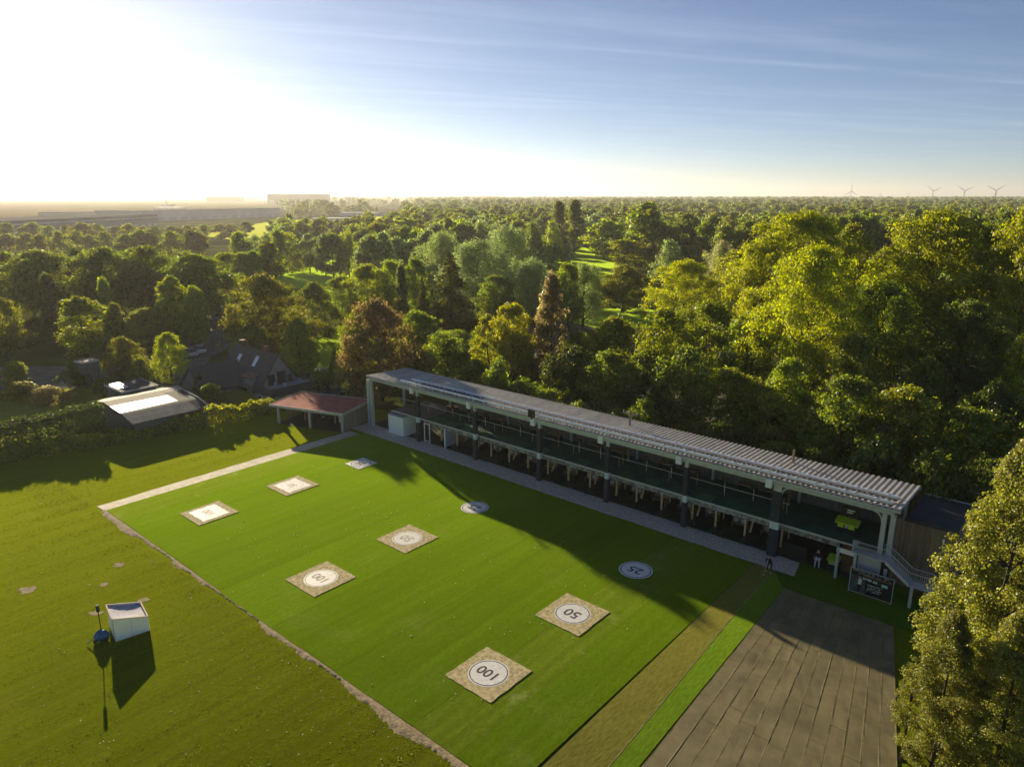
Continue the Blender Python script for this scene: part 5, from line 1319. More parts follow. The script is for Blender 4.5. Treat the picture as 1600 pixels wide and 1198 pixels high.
# --- yard and farmhouse side
for a in [
    (62, 392, 172, 130, 'broad', 'dark', 'broad dark tree at the edge of the picture, beyond the yard'),
    (165, 388, 176, 100, 'broad', 'dark', 'dark broad tree directly behind the narrow cone-topped conifer'),
    (232, 384, 178, 95, 'broad', 'dark', 'dark broad tree behind the clipped rounded yard bushes'),
    (305, 398, 168, 115, 'broad', 'mid', 'tall green tree behind the tall twin-topped conifer of the yard'),
    (350, 424, 172, 70, 'broad', 'mid', 'green tree in the gap before the amber round tree'),
    (78, 428, 152, 46, 'cone', 'deep', 'dark pointed conifer standing alone before the dark belt'),
    (165, 434, 150, 36, 'cone', 'mid', 'narrow conifer with a bright green tip in the dark belt'),
    (128, 462, 129, 82, 'tall', 'lime', 'tall hanging birch over the yard beside the timber tank'),
    (182, 474, 134, 44, 'tall', 'olive', 'slim olive tree just behind the hanging birch'),
    (4, 466, 126, 70, 'broad', 'olive', 'olive tree cut by the picture edge above the yard'),
    (47, 508, 138, 44, 'round', 'deep', 'small dark tree on a clear stem at the far yard edge'),
    (270, 430, 146, 54, 'tall', 'lime', 'taller half of the twin-topped conifer by the yard'),
    (303, 446, 145, 58, 'dome', 'mid', 'shorter half of the twin-topped conifer by the yard'),
    (228, 482, 142, 84, 'dome', 'olive', 'rounded clipped bush between birch and twin-topped conifer'),
    (195, 526, 115, 68, 'dome', 'amber', 'round bushy yard tree behind the small outbuilding'),
    (263, 520, 115, 62, 'dome', 'lime', 'round yard tree with bright top in front of silver car'),
    (222, 560, 110, 40, 'shrub', 'olive', 'shrub between the two round yard trees'),
    (22, 566, 112, 54, 'shrub', 'olive', 'low spreading shrub at the yard entrance near the picture edge'),
    (118, 566, 112, 46, 'shrub', 'deep', 'dark shrub hard against the timber tank'),
    (160, 590, 106, 34, 'tall', 'dark', 'slim dark bush standing between tank and small outbuilding'),
    (30, 598, 104, 70, 'shrub', 'amber', 'brownish shrub behind the clipped hedge near the picture edge'),
    (75, 604, 103, 60, 'shrub', 'rose', 'pinkish flowering shrub behind the clipped hedge'),
    (330, 600, 103, 46, 'shrub', 'mid', 'dense green bush between outbuilding and farmhouse'),
    (310, 584, 108, 28, 'cone', 'deep', 'small dark conifer at the farmhouse wing'),
    (416, 427, 133, 132, 'dome', 'amber', 'big round amber-green tree behind the farmhouse'),
    (490, 440, 150, 90, 'dome', 'dark', 'dark tree leaning out behind the big round amber-green tree'),
    (466, 498, 117, 78, 'dome', 'dark', 'dark leafy tree against the rear corner of the farmhouse'),
    (505, 580, 109, 60, 'shrub', 'dark', 'low dark bush behind the open shed'),
    (592, 466, 104, 126, 'dome', 'copper', 'copper-leaved tree at the shed end of the range'),
    (560, 486, 108, 60, 'round', 'lime', 'yellow-green tree peeping out behind the copper-leaved tree'),
    (655, 488, 109, 80, 'broad', 'dark', 'dark green tree right beside the copper-leaved tree'),
    (392, 505, 128, 70, 'dome', 'dark', 'dark low tree under the big round amber-green one, behind farmhouse roof'),
    (528, 540, 112, 34, 'shrub', 'mid', 'small bush on the sunny grass beyond the shed'),
]: tree(*a, group=G_L)
# --- parkland behind the range
for a in [
    (532, 432, 168, 62, 'broad', 'mid', 'first tree of the green row beyond the copper tree, shed side'),
    (572, 414, 166, 66, 'broad', 'lime', 'second tree of the bright row beyond the copper tree'),
    (612, 408, 164, 62, 'broad', 'lime', 'third tree of the bright row beyond the copper tree'),
    (650, 404, 168, 60, 'broad', 'mid', 'last tree of the bright row, touching the ragged spruce'),
    (628, 416, 152, 26, 'column', 'deep', 'narrow dark column-shaped conifer before the bright row'),
    (704, 388, 141, 98, 'spruce', 'olive', 'tall ragged spruce with open drooping boughs'),
    (660, 430, 140, 40, 'fir', 'olive', 'thin young spruce beside the tall ragged one'),
    (745, 372, 190, 124, 'willow', 'silver', 'large silvery willow right behind the ragged spruce'),
    (793, 350, 222, 104, 'willow', 'silver', 'highest silvery willow of the parkland group'),
    (690, 360, 228, 78, 'willow', 'grey', 'grey-green willow behind the top of the ragged spruce'),
    (832, 402, 172, 74, 'willow', 'silver', 'silver-green willow in the middle of the parkland'),
    (775, 430, 165, 70, 'broad', 'dark', 'dark open-branched tree under the silvery willows'),
    (888, 412, 160, 60, 'broad', 'mid', 'green tree right behind the autumn pink spire'),
    (912, 408, 166, 70, 'willow', 'grey', 'grey-green willow between pink spire and round bush tree'),
    (974, 414, 190, 104, 'dome', 'olive', 'wide round dark bush tree on the parkland lawn'),
    (873, 315, 386, 28, 'column', 'dark', 'left one of the two tall narrow poplars'),
    (898, 313, 388, 32, 'column', 'dark', 'right one of the two tall narrow poplars'),
    (945, 344, 352, 62, 'mid', 'lime', 'pale green tree just beyond the tall narrow poplars'),
    (976, 375, 305, 74, 'mid', 'gold', 'rounded yellow-green tree beyond the round bush tree'),
    (1010, 319, 322, 84, 'mid', 'mid', 'very large green tree beside the rounded yellow-green one'),
    (1072, 334, 330, 58, 'mid', 'deep', 'dark tree adjoining the very large green parkland tree'),
    (1126, 375, 224, 52, 'willow', 'pale', 'whitish shrub willow at the edge of the far lawn'),
    (888, 378, 332, 22, 'mid', 'pale', 'small pale young tree before the narrow poplars'),
    (1045, 372, 260, 56, 'midwillow', 'grey', 'grey shrub willow below the dark parkland tree'),
    (862, 428, 104, 66, 'tall', 'rose', 'tall autumn pink and yellow spire behind the roof'),
    (802, 474, 104, 82, 'broad', 'gold', 'yellow-green autumn tree behind the shed half of the roof'),
    (764, 490, 108, 56, 'tall', 'gold', 'slim golden tree beside the yellow-green autumn tree'),
    (905, 520, 100, 70, 'broad', 'olive', 'olive tree just beside the autumn pink spire'),
]: tree(*a, group=G_M)
# --- the wood behind the range
for a in [
    (958, 496, 96, 110, 'broad', 'olive', 'olive tree behind the middle of the roof'),
    (1035, 484, 98, 95, 'broad', 'lime', 'yellowish tree behind the middle of the roof, next to olive one'),
    (1070, 406, 130, 104, 'big', 'bright', 'bright yellow-green tree standing clear above the dark thicket'),
    (1105, 470, 100, 95, 'broad', 'mid', 'green tree in front of the clear bright yellow-green tree'),
    (1185, 378, 112, 120, 'big', 'bright', 'bright tree on the near side of the widest bright crown'),
    (1248, 331, 114, 175, 'big', 'bright', 'widest and highest bright yellow-green crown of the wood'),
    (1262, 384, 88, 165, 'big', 'bright', 'bright yellow-green tree with branches showing, before the highest crown'),
    (1322, 350, 128, 86, 'broad', 'olive', 'olive tree in the notch between the two bright groups'),
    (1372, 440, 86, 150, 'big', 'dark', 'dark tree in shade between the two bright groups'),
    (1455, 328, 104, 185, 'big', 'bright', 'bright wide crown of the second bright group'),
    (1405, 372, 110, 100, 'big', 'lime', 'yellow-green side crown of the second bright group'),
    (1545, 345, 100, 130, 'big', 'dark', 'dark high tree between second bright group and picture edge'),
    (1602, 316, 92, 140, 'big', 'bright', 'bright tall tree cut by the picture edge'),
    (1500, 470, 82, 140, 'big', 'deep', 'deeply shaded tree below the second bright group'),
    (1600, 515, 70, 80, 'broad', 'gold', 'yellowish low tree cut by the picture edge'),
    (1330, 520, 78, 90, 'broad', 'olive', 'olive understory tree with pale trunk below the dark crown'),
    (1440, 560, 72, 90, 'broad', 'dark', 'dark understory tree above the felt-roofed annex'),
    (1545, 600, 64, 100, 'broad', 'deep', 'very dark understory tree behind the yellowing poplar'),
    (1165, 490, 92, 80, 'broad', 'dark', 'dark tree in front of the bright tree group'),
    (1230, 560, 76, 80, 'broad', 'mid', 'green understory tree with bare stem behind the roof'),
]: tree(*a, group=G_R)
# --- thicket directly behind the roof
rgx = random.Random(31); k = 0
for s in np.arange(-46, 17, 4.6):
    p = Wp(s + rgx.uniform(-.8, .8), -10.5 + rgx.uniform(-1.5, 1.0))
    plant('shrub' if rgx.random() < .45 else 'broad', p.x, p.y, rgx.uniform(5.5, 9.5), rgx.uniform(2.6, 3.8), rgx.choice(('dark', 'deep', 'olive', 'mid')),
          f'dark thicket bush right behind the corrugated roof, {ORD[k]} counted from the shed end', 'thicket bushes along the back of the roof', cat='bush'); k += 1
k = 0
for s in np.arange(-34, 22, 5.6):
    p = Wp(s + rgx.uniform(-1, 1), -17.5 + rgx.uniform(-2, 2))
    plant('broad', p.x, p.y, rgx.uniform(9.5, 13.5), rgx.uniform(3.4, 4.8), rgx.choice(('dark', 'olive', 'deep', 'dark')),
          f'dark tree in second row behind the corrugated roof, {ORD[k]} counted from the shed end', 'second row of the thicket behind the roof'); k += 1

# --- the yellowing poplar beside the matting
cm, C, CR = make_crown('tall', 18.0, 3.9, 1.0, 520, 215, 0.062, 200, clr=0.135, asp=0.8)
tm = make_trunk(18.0, 1.2, C, 0.20, 201, 60, 0.9, lean=0.25)
reg('nearpoplar', cm, tm, 18.0, 3.9); NAMES['nearpoplar'] = 'poplar_tree'
plant('nearpoplar', 26.2, 33.8, top_height(688, 33.8), 3.5, (0.165, 0.168, 0.032), 'yellowing poplar with many stems close beside the matting', None)
plant('nearpoplar', 22.0, 31.0, 10.2, 1.9, (0.16, 0.164, 0.032), 'smaller yellowing poplar sapling leaning over the matting edge', None)
plant('nearpoplar', 24.2, 29.6, 11.0, 2.4, (0.16, 0.164, 0.032), 'lower yellowing poplar in front of the tall many-stemmed one', None)

# --- belts of trees further off
def belt(pts, n, kinds, cols, phrase, group, wm=(9, 14), jy=0.06, hj=0.10):
    """pts: (u, vtop, Y) along the belt"""
    us = [p[0] for p in pts]; rows = []
    for i in range(n):
        u = us[0] + (us[-1] - us[0]) * (i + rgx.uniform(0.2, 0.8)) / n
        vt = np.interp(u, us, [p[1] for p in pts]); Y = np.interp(u, us, [p[2] for p in pts]) * (1 + rgx.uniform(-jy, jy))
        rows.append((u, vt, Y))
    for i, (u, vt, Y) in enumerate(rows):
        h = max(5, top_height(vt, Y) * (1 + rgx.uniform(-hj, hj)))
        kd = rgx.choice(kinds); depth = Y * CP - (h * .6 - CAMH) * SP
        c = rgx.choice(cols)
        word = {'bright': 'bright', 'lime': 'yellow-green', 'mid': 'green', 'olive': 'olive', 'dark': 'dark', 'deep': 'very dark', 'silver': 'silvery', 'grey': 'grey-green', 'gold': 'yellowish', 'amber': 'brownish green', 'conifer': 'dark', 'pale': 'pale', 'rose': 'reddish', 'copper': 'reddish'}[c]
        plant(kd, (u - 800) / FPX * depth, Y, h, rgx.uniform(*wm) / 2, c, f'{word} tree, {ORD[i]} from the left in the {phrase}', group)
belt([(-30, 392, 190), (120, 396, 196), (330, 402, 190)], 13, ['mid'], ['dark', 'dark', 'deep', 'mid'], 'dark belt beyond the yard', 'dark belt beyond the yard')
belt([(-20, 362, 330), (160, 366, 335), (330, 362, 330)], 14, ['mid'], ['amber', 'mid', 'dark', 'olive'], 'hazy belt well beyond the yard', 'hazy belt beyond the yard')
belt([(0, 350, 450), (200, 352, 470), (400, 348, 520)], 17, ['mid'], ['amber', 'mid', 'olive'], 'belt before the long warehouse', 'belt before the long warehouse', (11, 17))
belt([(365, 362, 275), (500, 366, 285), (660, 360, 275)], 14, ['mid', 'midwillow'], ['mid', 'dark', 'lime', 'grey'], 'row beyond the parkland lawn', 'row beyond the parkland lawn', (9, 13))
belt([(350, 388, 215), (430, 384, 222)], 4, ['broad', 'mid'], ['mid', 'lime'], 'clump behind the big round amber-green tree', 'clump behind the round amber-green tree')
belt([(560, 372, 240), (700, 366, 240)], 6, ['mid', 'midwillow'], ['mid', 'lime', 'grey'], 'row behind the bright row by the spruce', 'row behind the bright row')
belt([(690, 345, 330), (870, 348, 330)], 8, ['mid', 'midwillow'], ['mid', 'silver', 'dark', 'lime'], 'row behind the silvery willows', 'row behind the silvery willows')
belt([(640, 332, 560), (1000, 326, 580)], 18, ['mid'], ['mid', 'olive', 'dark', 'lime'], 'long row before the roofs of the village', 'long row before the village', (11, 17))
belt([(1085, 350, 280), (1200, 345, 270), (1420, 345, 260), (1620, 330, 250)], 18, ['mid'], ['dark', 'mid', 'olive', 'deep'], 'belt rising behind the bright crowns', 'belt behind the bright crowns', (10, 15))
belt([(1090, 338, 400), (1350, 334, 400), (1640, 326, 380)], 20, ['mid', 'mid', 'midwillow'], ['dark', 'mid', 'olive', 'grey'], 'second belt behind the bright crowns', 'second belt behind the bright crowns', (11, 16))
belt([(1130, 400, 165), (1300, 395, 150), (1460, 400, 140), (1620, 380, 130)], 12, ['broad'], ['dark', 'olive', 'mid'], 'shaded row inside the wood', 'shaded row inside the wood', (10, 14))
belt([(920, 440, 215), (1060, 432, 205)], 5, ['mid', 'shrub'], ['dark', 'mid'], 'low clump by round bush tree', 'low clump on the parkland lawn', (6, 10))
belt([(640, 520, 118), (830, 520, 116)], 6, ['shrub', 'shrub', 'broad'], ['dark', 'deep', 'mid'], 'bushes between spruce and roof', 'bushes between spruce and roof', (6, 9))

# --- hedges
def hedge(name, label, path, w, h, nleaf, ls, colr, seed, lumpy=0.12, cat='hedge', m_=M_LEAF):
    rng = np.random.default_rng(seed); path = np.array(path); seg = np.linalg.norm(np.diff(path, axis=0), axis=1); cum = np.concatenate([[0], np.cumsum(seg)]); L = cum[-1]
    f = rng.random(nleaf) * L
    x = np.interp(f, cum, path[:, 0]); y = np.interp(f, cum, path[:, 1])
    i = np.clip(np.searchsorted(cum, f) - 1, 0, len(seg) - 1); d = (np.diff(path, axis=0) / seg[:, None])[i]; nrm = np.stack([-d[:, 1], d[:, 0]], 1)
    ph = rng.uniform(0, 6, 4)
    lump = 1 + lumpy * (np.sin(f * 1.1 + ph[0]) + np.sin(f * 2.3 + ph[1]) * 0.7 + np.sin(f * 0.37 + ph[2]) * 1.2 + 0.6 * np.sin(f * 4.9 + ph[3]))
    hh = (h if np.isscalar(h) else np.interp(f / L, [q[0] for q in h], [q[1] for q in h])) * lump; ww = w * (0.85 + 0.15 * lump)
    sf = rng.random(nleaf)
    a = (rng.random(nleaf) - 0.5) * 2; topf = rng.random(nleaf) < 0.42
    off = np.where(topf, a * ww / 2, np.sign(a) * ww / 2 * (1 - 0.12 * rng.random(nleaf))); z = np.where(topf, hh * (1 - 0.10 * rng.random(nleaf) - 0.10 * a ** 2), hh * rng.random(nleaf) ** 0.8)
    P = np.stack([x + nrm[:, 0] * off, y + nrm[:, 1] * off, z], 1) + rng.normal(size=(nleaf, 3)) * 0.09
    Nn = np.stack([nrm[:, 0] * np.where(topf, 0, np.sign(a)), nrm[:, 1] * np.where(topf, 0, np.sign(a)), np.where(topf, 1.0, 0.25)], 1) + rng.normal(size=(nleaf, 3)) * 0.5
    c0 = path.mean(axis=0)
    P[:, 0] -= c0[0]; P[:, 1] -= c0[1]
    T = thing(name, label, cat, (c0[0], c0[1], 0))
    o = link('foliage', leaf_mesh('foliage', P, Nn, ls, 0.6, m_, rng), T); c = GREEN[colr]; o.color = (*c, 1)
    q = MB()
    for k_ in range(len(path) - 1):
        n_ = max(1, int(seg[k_] / 0.8))
        for j in range(n_):
            p = path[k_] + (path[k_ + 1] - path[k_]) * j / n_ - c0; hk = (h if np.isscalar(h) else 1.5)
            q.tube((p[0], p[1], 0), (p[0] + rng.normal() * .1, p[1] + rng.normal() * .1, hk * 0.8), 0.05, 0.02, n=4)
            for s_ in (-1, 1): q.tube((p[0], p[1], hk * .2), (p[0] + s_ * w * .3, p[1] + rng.normal() * .2, hk * 0.75), 0.03, 0.01, n=4)
    q.obj('stem', M_BARK, T)
    return T
hp = [ground(u, v) for u, v in ((-80, 738), (0, 722), (110, 705), (250, 680), (340, 662), (428, 646))]
hedge('leafy_hedge', 'long loose leafy hedge along the lawn edge', [(p.x - 0.1, p.y + 0.3) for p in hp], 1.7, [(0, 1.5), (.45, 1.55), (.62, 1.5), (.78, 2.1), (1, 2.2)], 30000, 0.13, 'bright', 301, 0.11)
tp = [Wp(s, t) for s, t in ((-80.5, 56), (-81.4, 40), (-80.9, 31), (-79.4, 24.8))]
hedge('clipped_hedge', 'tall dark clipped conifer hedge behind the leafy hedge', [(p.x, p.y) for p in tp], 2.6, [(0, 3.2), (.6, 3.3), (.8, 3.5), (1, 4.0)], 34000, 0.12, 'conifer', 302, 0.03, m_=M_NEEDLE)
hg = [Wp(s, t) for s, t in ((-70.5, 9.0), (-70, 1.5))]
hedge('garden_hedge', 'low green hedge between farmhouse terrace and open shed', [(p.x, p.y) for p in hg], 1.2, 1.6, 5000, 0.13, 'mid', 303, 0.1)
# ------------------------------------------------------------------ far country: buildings, masts, turbines
M_WARE = mat('warehouse_cladding', (0.20, 0.22, 0.26), 0.7, var=0.12, scale=0.05, stretch=(1, 1, 0.2), spec=0.1)
M_WAREROOF = mat('warehouse_roof', (0.20, 0.195, 0.19), 0.9, 0.0, var=0.25, scale=0.03, spec=0.0)
M_WHITEWALL = mat('white_cladding', (0.52, 0.52, 0.53), 0.7, var=0.1, scale=0.05, spec=0.15)
M_FIELD1 = grass_mat('stubble_field', (0.15, 0.105, 0.045), (0.20, 0.14, 0.06), (0.26, 0.19, 0.10), 0.01, 0.3, stripe=0.05, stripe_amt=0.15, pale_amt=0.4, bump=0.1, sheen=0.0)
M_FIELD2 = grass_mat('far_meadow', (0.10, 0.11, 0.03), (0.13, 0.135, 0.035), (0.16, 0.15, 0.06), 0.01, 0.3, pale_amt=0.3, bump=0.1, sheen=0.0)
def block(name, label, cat, u0, u1, vb, vt, depth, m_w, m_r, rz=0.0, bays=0, parapet=0.6):
    a = ground(u0, vb); b_ = ground(u1, vb); c = (a + b_) / 2; L = (b_ - a).length; h = top_height(vt, c.y)
    T = thing(name, label, cat, c, rz)
    MB().box(-L / 2, L / 2, 0, depth, 0, h).obj('wall', m_w, T)
    r_ = MB().box(-L / 2 - 0.3, L / 2 + 0.3, -0.3, depth + 0.3, h, h + parapet).obj('roof', m_r, T)
    for i in range(bays):
        x = -L / 2 + (i + 0.5) * L / bays
        MB().box(x - L / bays * 0.3, x + L / bays * 0.3, -0.12, -0.01, h * 0.05, h * 0.4).obj('loading_door', M_GREYPANEL, T)
    return T, L, h
sheet_world('field', px((-400, 342), (-100, 322), (150, 318), (330, 324), (300, 332), (150, 340), (0, 348)), -0.06, M_FIELD1)
sheet_world('field', px((60, 319), (300, 314), (420, 317), (380, 326), (260, 328), (120, 326)), -0.055, M_FIELD2)
sheet_world('field', px((-400, 322), (0, 312.5), (200, 312.5), (140, 318), (-100, 322)), -0.05, M_FIELD1)
def longhall(label, uA, YA, uB, YB, h, depth, m_w, m_r, bays):
    A = Vector((across(uA, YA, h), YA, 0)); B = Vector((across(uB, YB, h), YB, 0)); d = B - A; L = d.length
    T = thing('warehouse', label, 'warehouse', A, math.atan2(d.y, d.x))
    MB().box(0, L, 0, depth, 0, h).obj('wall', m_w, T)
    MB().box(-0.3, L + 0.3, -0.4, depth + 0.3, h, h + 0.7).obj('roof', m_r, T)
    for i in range(bays):
        x = (i + 0.5) * L / bays
        MB().box(x - L / bays * 0.3, x + L / bays * 0.3, -0.12, -0.01, 0.5, h * 0.35).obj('loading_door', M_GREYPANEL, T)
        MB().box(x - L / bays * 0.48, x + L / bays * 0.48, -0.10, -0.01, h * 0.78, h * 0.86).obj('cladding_band', M_WHITEWALL, T)
longhall('very long low blue-grey warehouse behind the hazy belt, reaching picture edge', -60, 490, 246, 735, 12, 70, M_WARE, M_WAREROOF, 22)
longhall('pale warehouse standing just beyond the very long blue-grey one', 222, 890, 438, 1130, 12, 80, M_WHITEWALL, M_WAREROOF, 14)
longhall('low brown-roofed hall in the fields behind the warehouses', 60, 1010, 240, 1050, 8, 60, M_WARE, M_WAREROOF, 8)
T, L, h = block('industrial_hall', 'huge square industrial hall on the skyline', 'factory', 418, 500, 319, 303.5, 180, M_WARE, M_WARE, 0.0, 6)
block('industrial_hall', 'low grey hall on the skyline beside the huge hall', 'factory', 322, 366, 316, 307.5, 150, M_WARE, M_WARE, 0.0, 0)
block('glasshouse', 'long white glasshouse roof beyond the parkland lawn', 'glasshouse', 488, 548, 349, 342, 30, M_WHITEWALL, M_WHITEWALL, 0.1, 0)
block('glasshouse', 'lower white glasshouse next to the long one', 'glasshouse', 530, 590, 338, 333, 40, M_WHITEWALL, M_WHITEWALL, 0.0, 0)
block('farm_barn', 'white barn between the far trees near the lamp-lit field', 'barn', 160, 182, 374, 368, 14, M_WHITEWALL, M_WAREROOF, 0.3, 0)
block('farm_barn', 'low white roof among trees beyond the yard', 'barn', 245, 285, 380, 373, 14, M_WHITEWALL, M_WAREROOF, 0.2, 0)
block('site_tower', 'stepped pale tower building at the mast beyond the warehouses', 'building', 252, 268, 326, 320, 20, M_WHITEWALL, M_WHITEWALL)
block('site_tower', 'wide flat pale building around the mast beyond the warehouses', 'building', 240, 280, 328, 324.5, 40, M_WHITEWALL, M_WHITEWALL)
def village_house(u, v, w, label, i):
    g = ground(u, v); T = thing('village_house', label, 'house', g, random.Random(i).uniform(-0.8, 0.8), 'houses among the trees')
    MB().prism([(-4, 0), (4, 0), (4, 4.5), (0, 9.5), (-4, 4.5)], 0, -w / 2, w / 2).obj('wall', M_WHITEWALL if i % 2 else M_BRICK, T)
    for sg in (-1, 1): MB().prism([(0, 9.5), (sg * 4.6, 3.8), (sg * 4.6, 4.1), (0, 9.85)], 0, -w / 2 - 0.3, w / 2 + 0.3).obj('roof', M_SLATE, T)
    for x in (-w / 4, w / 4):
        f_ = MB().box(x - 0.6, x + 0.6, -4.06, -4.0, 1.2, 3.0).obj('window', M_WHITE, T); MB().box(x - 0.5, x + 0.5, -4.08, -4.061, 1.3, 2.9).obj('pane', M_GLASS, f_)
for i, (u, v, w, lb) in enumerate(((668, 355, 16, 'first dark-roofed house of the far village'), (700, 354, 14, 'second dark-roofed house of the far village'), (730, 352, 12, 'third dark-roofed house of the far village'), (758, 356, 13, 'fourth dark-roofed house of the far village'), (800, 352, 15, 'last house of the far village before the poplars'),
                                   (1365, 372, 16, 'grey-roofed house in the notch between the bright crowns'), (1560, 378, 16, 'house roof at the picture edge behind the second bright group'))):
    village_house(u, v, w, lb, i)
M_TURB = mat('turbine_white', (0.42, 0.43, 0.45), 0.5, var=0.04, scale=0.02)
def turbine(u, vhub, Y, blade, rot, label):
    zh = top_height(vhub, Y); x = across(u, Y, zh)
    T = thing('wind_turbine', label, 'wind turbine', (x, Y, 0), 0.0, 'wind turbines on the skyline')
    MB().tube((0, 0, 0), (0, 0, zh), blade * 0.045, blade * 0.028, n=10).obj('tower', M_TURB, T)
    MB().box(-1.8, 1.8, -4, 7, zh - 1.8, zh + 2.2).obj('nacelle', M_TURB, T)
    MB().tube((0, -6.5, zh), (0, -4, zh), 0.8, 2.0, n=10).obj('hub', M_TURB, T)
    for k in range(3):
        a = rot + k * 2 * math.pi / 3; d = Vector((math.sin(a), 0, math.cos(a))); sd = Vector((math.cos(a), 0, -math.sin(a)))
        c = Vector((0, -5.2, zh)); q = MB(); W0 = [(0.0, 1.0), (0.12, 2.3), (0.5, 1.5), (1.0, 0.3)]
        for f, w in W0:
            p = c + d * blade * f; w *= blade / 50
            q.v += [tuple(p - sd * w + Vector((0, -0.35, 0))), tuple(p + sd * w + Vector((0, -0.1, 0))), tuple(p + sd * w * .6 + Vector((0, 0.35, 0))), tuple(p - sd * w + Vector((0, 0.2, 0)))]
        for i in range(3):
            for j in range(4): q.f.append((i * 4 + j, i * 4 + (j + 1) % 4, (i + 1) * 4 + (j + 1) % 4, (i + 1) * 4 + j)); q.m.append(0)
        q.f += [(3, 2, 1, 0), (12, 13, 14, 15)]; q.m += [0, 0]
        q.obj('blade', M_TURB, T)
for a in ((1330, 299, 5200, 62, 0.0, 'wind turbine with one blade upright, first of the six'), (1376, 304, 7800, 50, 0.4, 'small faint wind turbine, second of the six'), (1420, 304, 7600, 48, 1.0, 'small faint wind turbine, third of the six'),
          (1458, 298.5, 4900, 62, -0.95, 'wind turbine with level blade pointing back, fourth of the six'), (1507, 298.5, 4700, 64, -1.0, 'wind turbine with two raised blades, fifth of the six'), (1556, 298, 4600, 70, -1.12, 'largest wind turbine, last of the six towards the picture edge')): turbine(*a)
def mast(u, vtop, Y, label, w=3.0):
    h = top_height(vtop, Y); x = across(u, Y, h / 2)
    T = thing('lattice_mast', label, 'mast', (x, Y, 0), 0.3, 'masts on the skyline')
    for sx in (-1, 1):
        for sy in (-1, 1): MB().tube((sx * w, sy * w, 0), (sx * 0.3, sy * 0.3, h), 0.25, 0.15, n=4).obj('leg', M_GALV, T)
    for i in range(7):
        f = i / 7; ww = w * (1 - f) + 0.3 * f; z = h * f; f2 = (i + 1) / 7; w2 = w * (1 - f2) + 0.3 * f2
        MB().tube((-ww, -ww, z), (w2, -w2, h * f2), 0.12, n=4).tube((ww, -ww, z), (-w2, -w2, h * f2), 0.12, n=4).obj('brace', M_GALV, T)
    for zf in (0.75, 0.88): MB().box(-w * 1.6, w * 1.6, -0.2, 0.2, h * zf, h * zf + 0.5).obj('crossarm', M_GALV, T)
for a in ((260, 302, 1500, 'lattice mast rising from the pale stepped building'), (536, 300, 2600, 'first pylon past the huge skyline hall'), (549, 302, 2300, 'second pylon past the huge skyline hall'), (566, 303, 3000, 'third pylon past the huge skyline hall'), (606, 303, 3400, 'faint pylon furthest past the huge skyline hall')): mast(*a)
for i, (u, w, hh, Y) in enumerate(((-40, 900, 34, 5200), (120, 700, 30, 5600), (760, 420, 36, 6500), (930, 900, 30, 7000), (600, 1200, 26, 9000))):
    x = (u - 800) / FPX * Y; q = MB(); rr = random.Random(i); nx, ny = 26, 6
    for a in range(nx + 1):
        for b_ in range(ny + 1):
            fx, fy = a / nx, b_ / ny; q.v.append((x + (fx - .5) * w * 2, Y + (fy - .5) * 600, -0.5 + hh * max(0, math.sin(math.pi * fx)) ** 0.8 * math.sin(math.pi * fy) * rr.uniform(.85, 1.1)))
    for a in range(nx):
        for b_ in range(ny): q.f.append((a * (ny + 1) + b_, (a + 1) * (ny + 1) + b_, (a + 1) * (ny + 1) + b_ + 1, a * (ny + 1) + b_ + 1)); q.m.append(0)
    tag(q.obj('hill', mat('far_wooded_hill', (0.05, 0.06, 0.025), 0.95, var=0.3, scale=0.01), None, True), kind='structure')

# ------------------------------------------------------------------ far woodland that reads as one mass
far_col = bpy.data.collections.new('far_tree_kinds')
for i, cm in enumerate(FAR):
    for j, c in enumerate((('mid', 'olive', 'dark', 'amber', 'grey')[i], ('dark', 'gold', 'lime', 'mid', 'silver')[i], ('olive', 'mid', 'olive', 'lime', 'dark')[i])):
        cm2 = cm.copy(); cm2.materials.clear(); cm2.materials.append(leaf_mat('far_leaf_' + c, 0.45, GREEN[c]))
        o = bpy.data.objects.new('far_tree', cm2); far_col.objects.link(o)
rng = np.random.default_rng(77)
def inside(poly, x, y):
    n_ = len(poly); c = np.zeros(len(x), bool); j = n_ - 1
    for i in range(n_):
        xi, yi = poly[i][0], poly[i][1]; xj, yj = poly[j][0], poly[j][1]
        with np.errstate(divide='ignore', invalid='ignore'):
            hit = ((yi > y) != (yj > y)) & (x < (xj - xi) * (y - yi) / (yj - yi) + xi)
        c ^= hit; j = i
    return c
def scatter(y0, y1, n_):
    yy = np.sqrt(rng.uniform(y0 ** 2, y1 ** 2, n_)); xx = yy * rng.uniform(-0.86, 0.86, n_); return xx, yy
def proj(x, y):
    d = y * CP + CAMH * SP; up = y * SP - CAMH * CP
    return 800 + FPX * x / d, 599 - FPX * up / d
X = []; Y = []; S = []
for y0, y1, n_, s0, s1 in ((300, 620, 2400, 0.5, 1.35), (620, 1300, 3400, 0.5, 1.5), (1300, 3000, 4800, 0.6, 1.8), (3000, 8000, 6500, 1.2, 2.2)):
    x, y = scatter(y0, y1, n_); X.append(x); Y.append(y); S.append(rng.uniform(s0, s1, n_))
X = np.concatenate(X); Y = np.concatenate(Y); S = np.concatenate(S)
U, V = proj(X, Y)
ok = np.ones(len(X), bool)
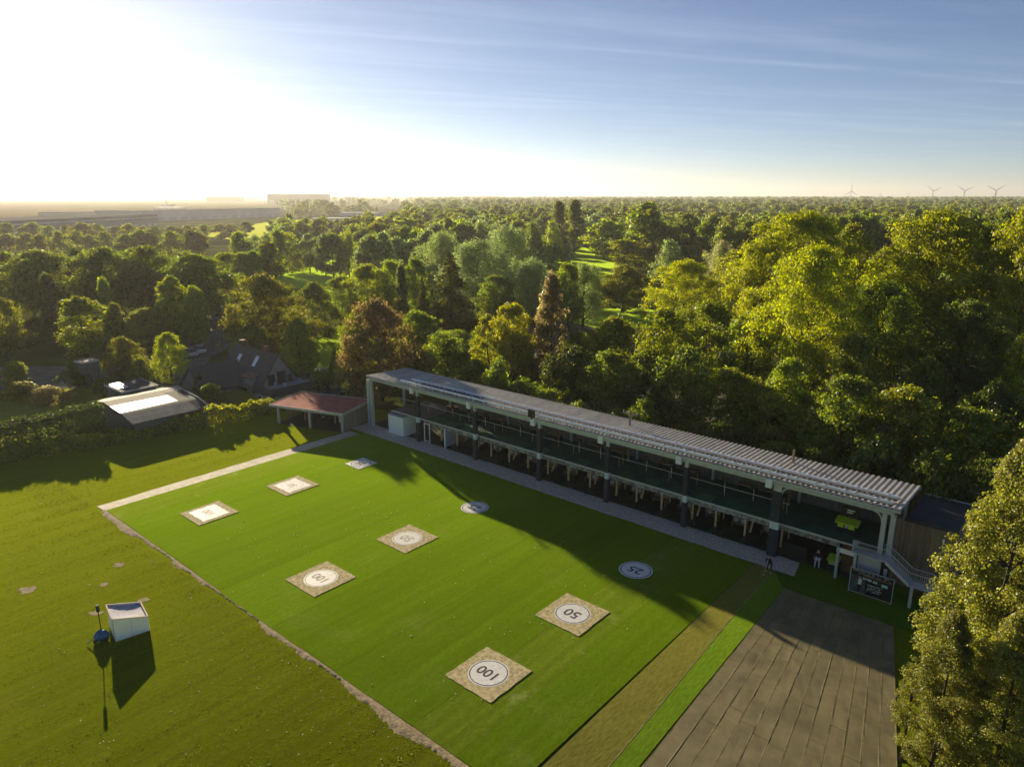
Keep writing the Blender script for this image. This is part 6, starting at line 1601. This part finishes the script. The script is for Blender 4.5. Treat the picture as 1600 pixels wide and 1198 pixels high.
# open land: fields, warehouses and lawns stay clear
for poly in ([(-500, 460), (-500, 311), (200, 311.5), (420, 315), (450, 330), (440, 352), (420, 460)], [(300, 372), (420, 342), (620, 333), (640, 352), (520, 366), (420, 386)], [(380, 425), (540, 380), (560, 420), (440, 440)],
             [(820, 410), (840, 376), (960, 384), (1000, 440), (900, 450)], [(1080, 430), (1085, 382), (1140, 376), (1130, 420)], [(410, 322), (500, 322), (500, 310), (410, 310)], [(650, 358), (770, 358), (770, 348), (650, 348)]):
    ok &= ~inside(poly, U, V)
# clearings further out, more of them on the sunny side
cl = np.sin(X * 0.011 + 1.3) * np.sin(Y * 0.006 + 0.4) + 0.6 * np.sin(X * 0.023 - Y * 0.013)
ok &= ~((cl > np.where(U < 700, 0.25, 0.72)) & (Y > 480))
ok &= ~((U < 660) & (Y > 1000) & (cl > -0.5))
X, Y, S = X[ok], Y[ok], S[ok]
me = bpy.data.meshes.new('distant_woodland'); me.vertices.add(len(X))
me.vertices.foreach_set('co', np.stack([X, Y, np.full(len(X), -0.1)], 1).astype(np.float32).ravel())
at = me.attributes.new('size', 'FLOAT', 'POINT'); at.data.foreach_set('value', S.astype(np.float32))
me.update()
fw = tag(link('distant_woodland', me), 'far wooded country reading as one mass up to the skyline', 'woodland', kind='stuff')
ng = bpy.data.node_groups.new('woodland', 'GeometryNodeTree')
ng.interface.new_socket('Geometry', in_out='INPUT', socket_type='NodeSocketGeometry'); ng.interface.new_socket('Geometry', in_out='OUTPUT', socket_type='NodeSocketGeometry')
gi = ng.nodes.new('NodeGroupInput'); go = ng.nodes.new('NodeGroupOutput')
ip = ng.nodes.new('GeometryNodeInstanceOnPoints'); ci = ng.nodes.new('GeometryNodeCollectionInfo')
ci.inputs['Collection'].default_value = far_col; ci.inputs['Separate Children'].default_value = True; ci.inputs['Reset Children'].default_value = True
ip.inputs['Pick Instance'].default_value = True
rvn = ng.nodes.new('FunctionNodeRandomValue'); rvn.data_type = 'FLOAT_VECTOR'
rvn.inputs[0].default_value = (0, 0, 0); rvn.inputs[1].default_value = (0, 0, 6.283)
na = ng.nodes.new('GeometryNodeInputNamedAttribute'); na.data_type = 'FLOAT'; na.inputs['Name'].default_value = 'size'
L_ = ng.links
L_.new(gi.outputs[0], ip.inputs['Points']); L_.new(ci.outputs[0], ip.inputs['Instance'])
L_.new(rvn.outputs[0], ip.inputs['Rotation']); L_.new(na.outputs[0], ip.inputs['Scale']); L_.new(ip.outputs[0], go.inputs[0])
md = fw.modifiers.new('woodland', 'NODES'); md.node_group = ng

# ------------------------------------------------------------------ haze
HAZE = True
if HAZE:
    q = MB().box(-14000, 14000, -260, 15000, -1.2, 190)
    m, nt, n, l = nodes('haze_air')
    out = n.new('ShaderNodeOutputMaterial'); pv = n.new('ShaderNodeVolumePrincipled')
    pv.inputs['Color'].default_value = (0.95, 0.93, 0.90, 1); pv.inputs['Density'].default_value = 0.0001; pv.inputs['Anisotropy'].default_value = 0.45
    l.new(pv.outputs[0], out.inputs['Volume'])
    hz_o = tag(q.obj('haze', m), 'thin pale morning haze filling the air', 'haze', kind='stuff')
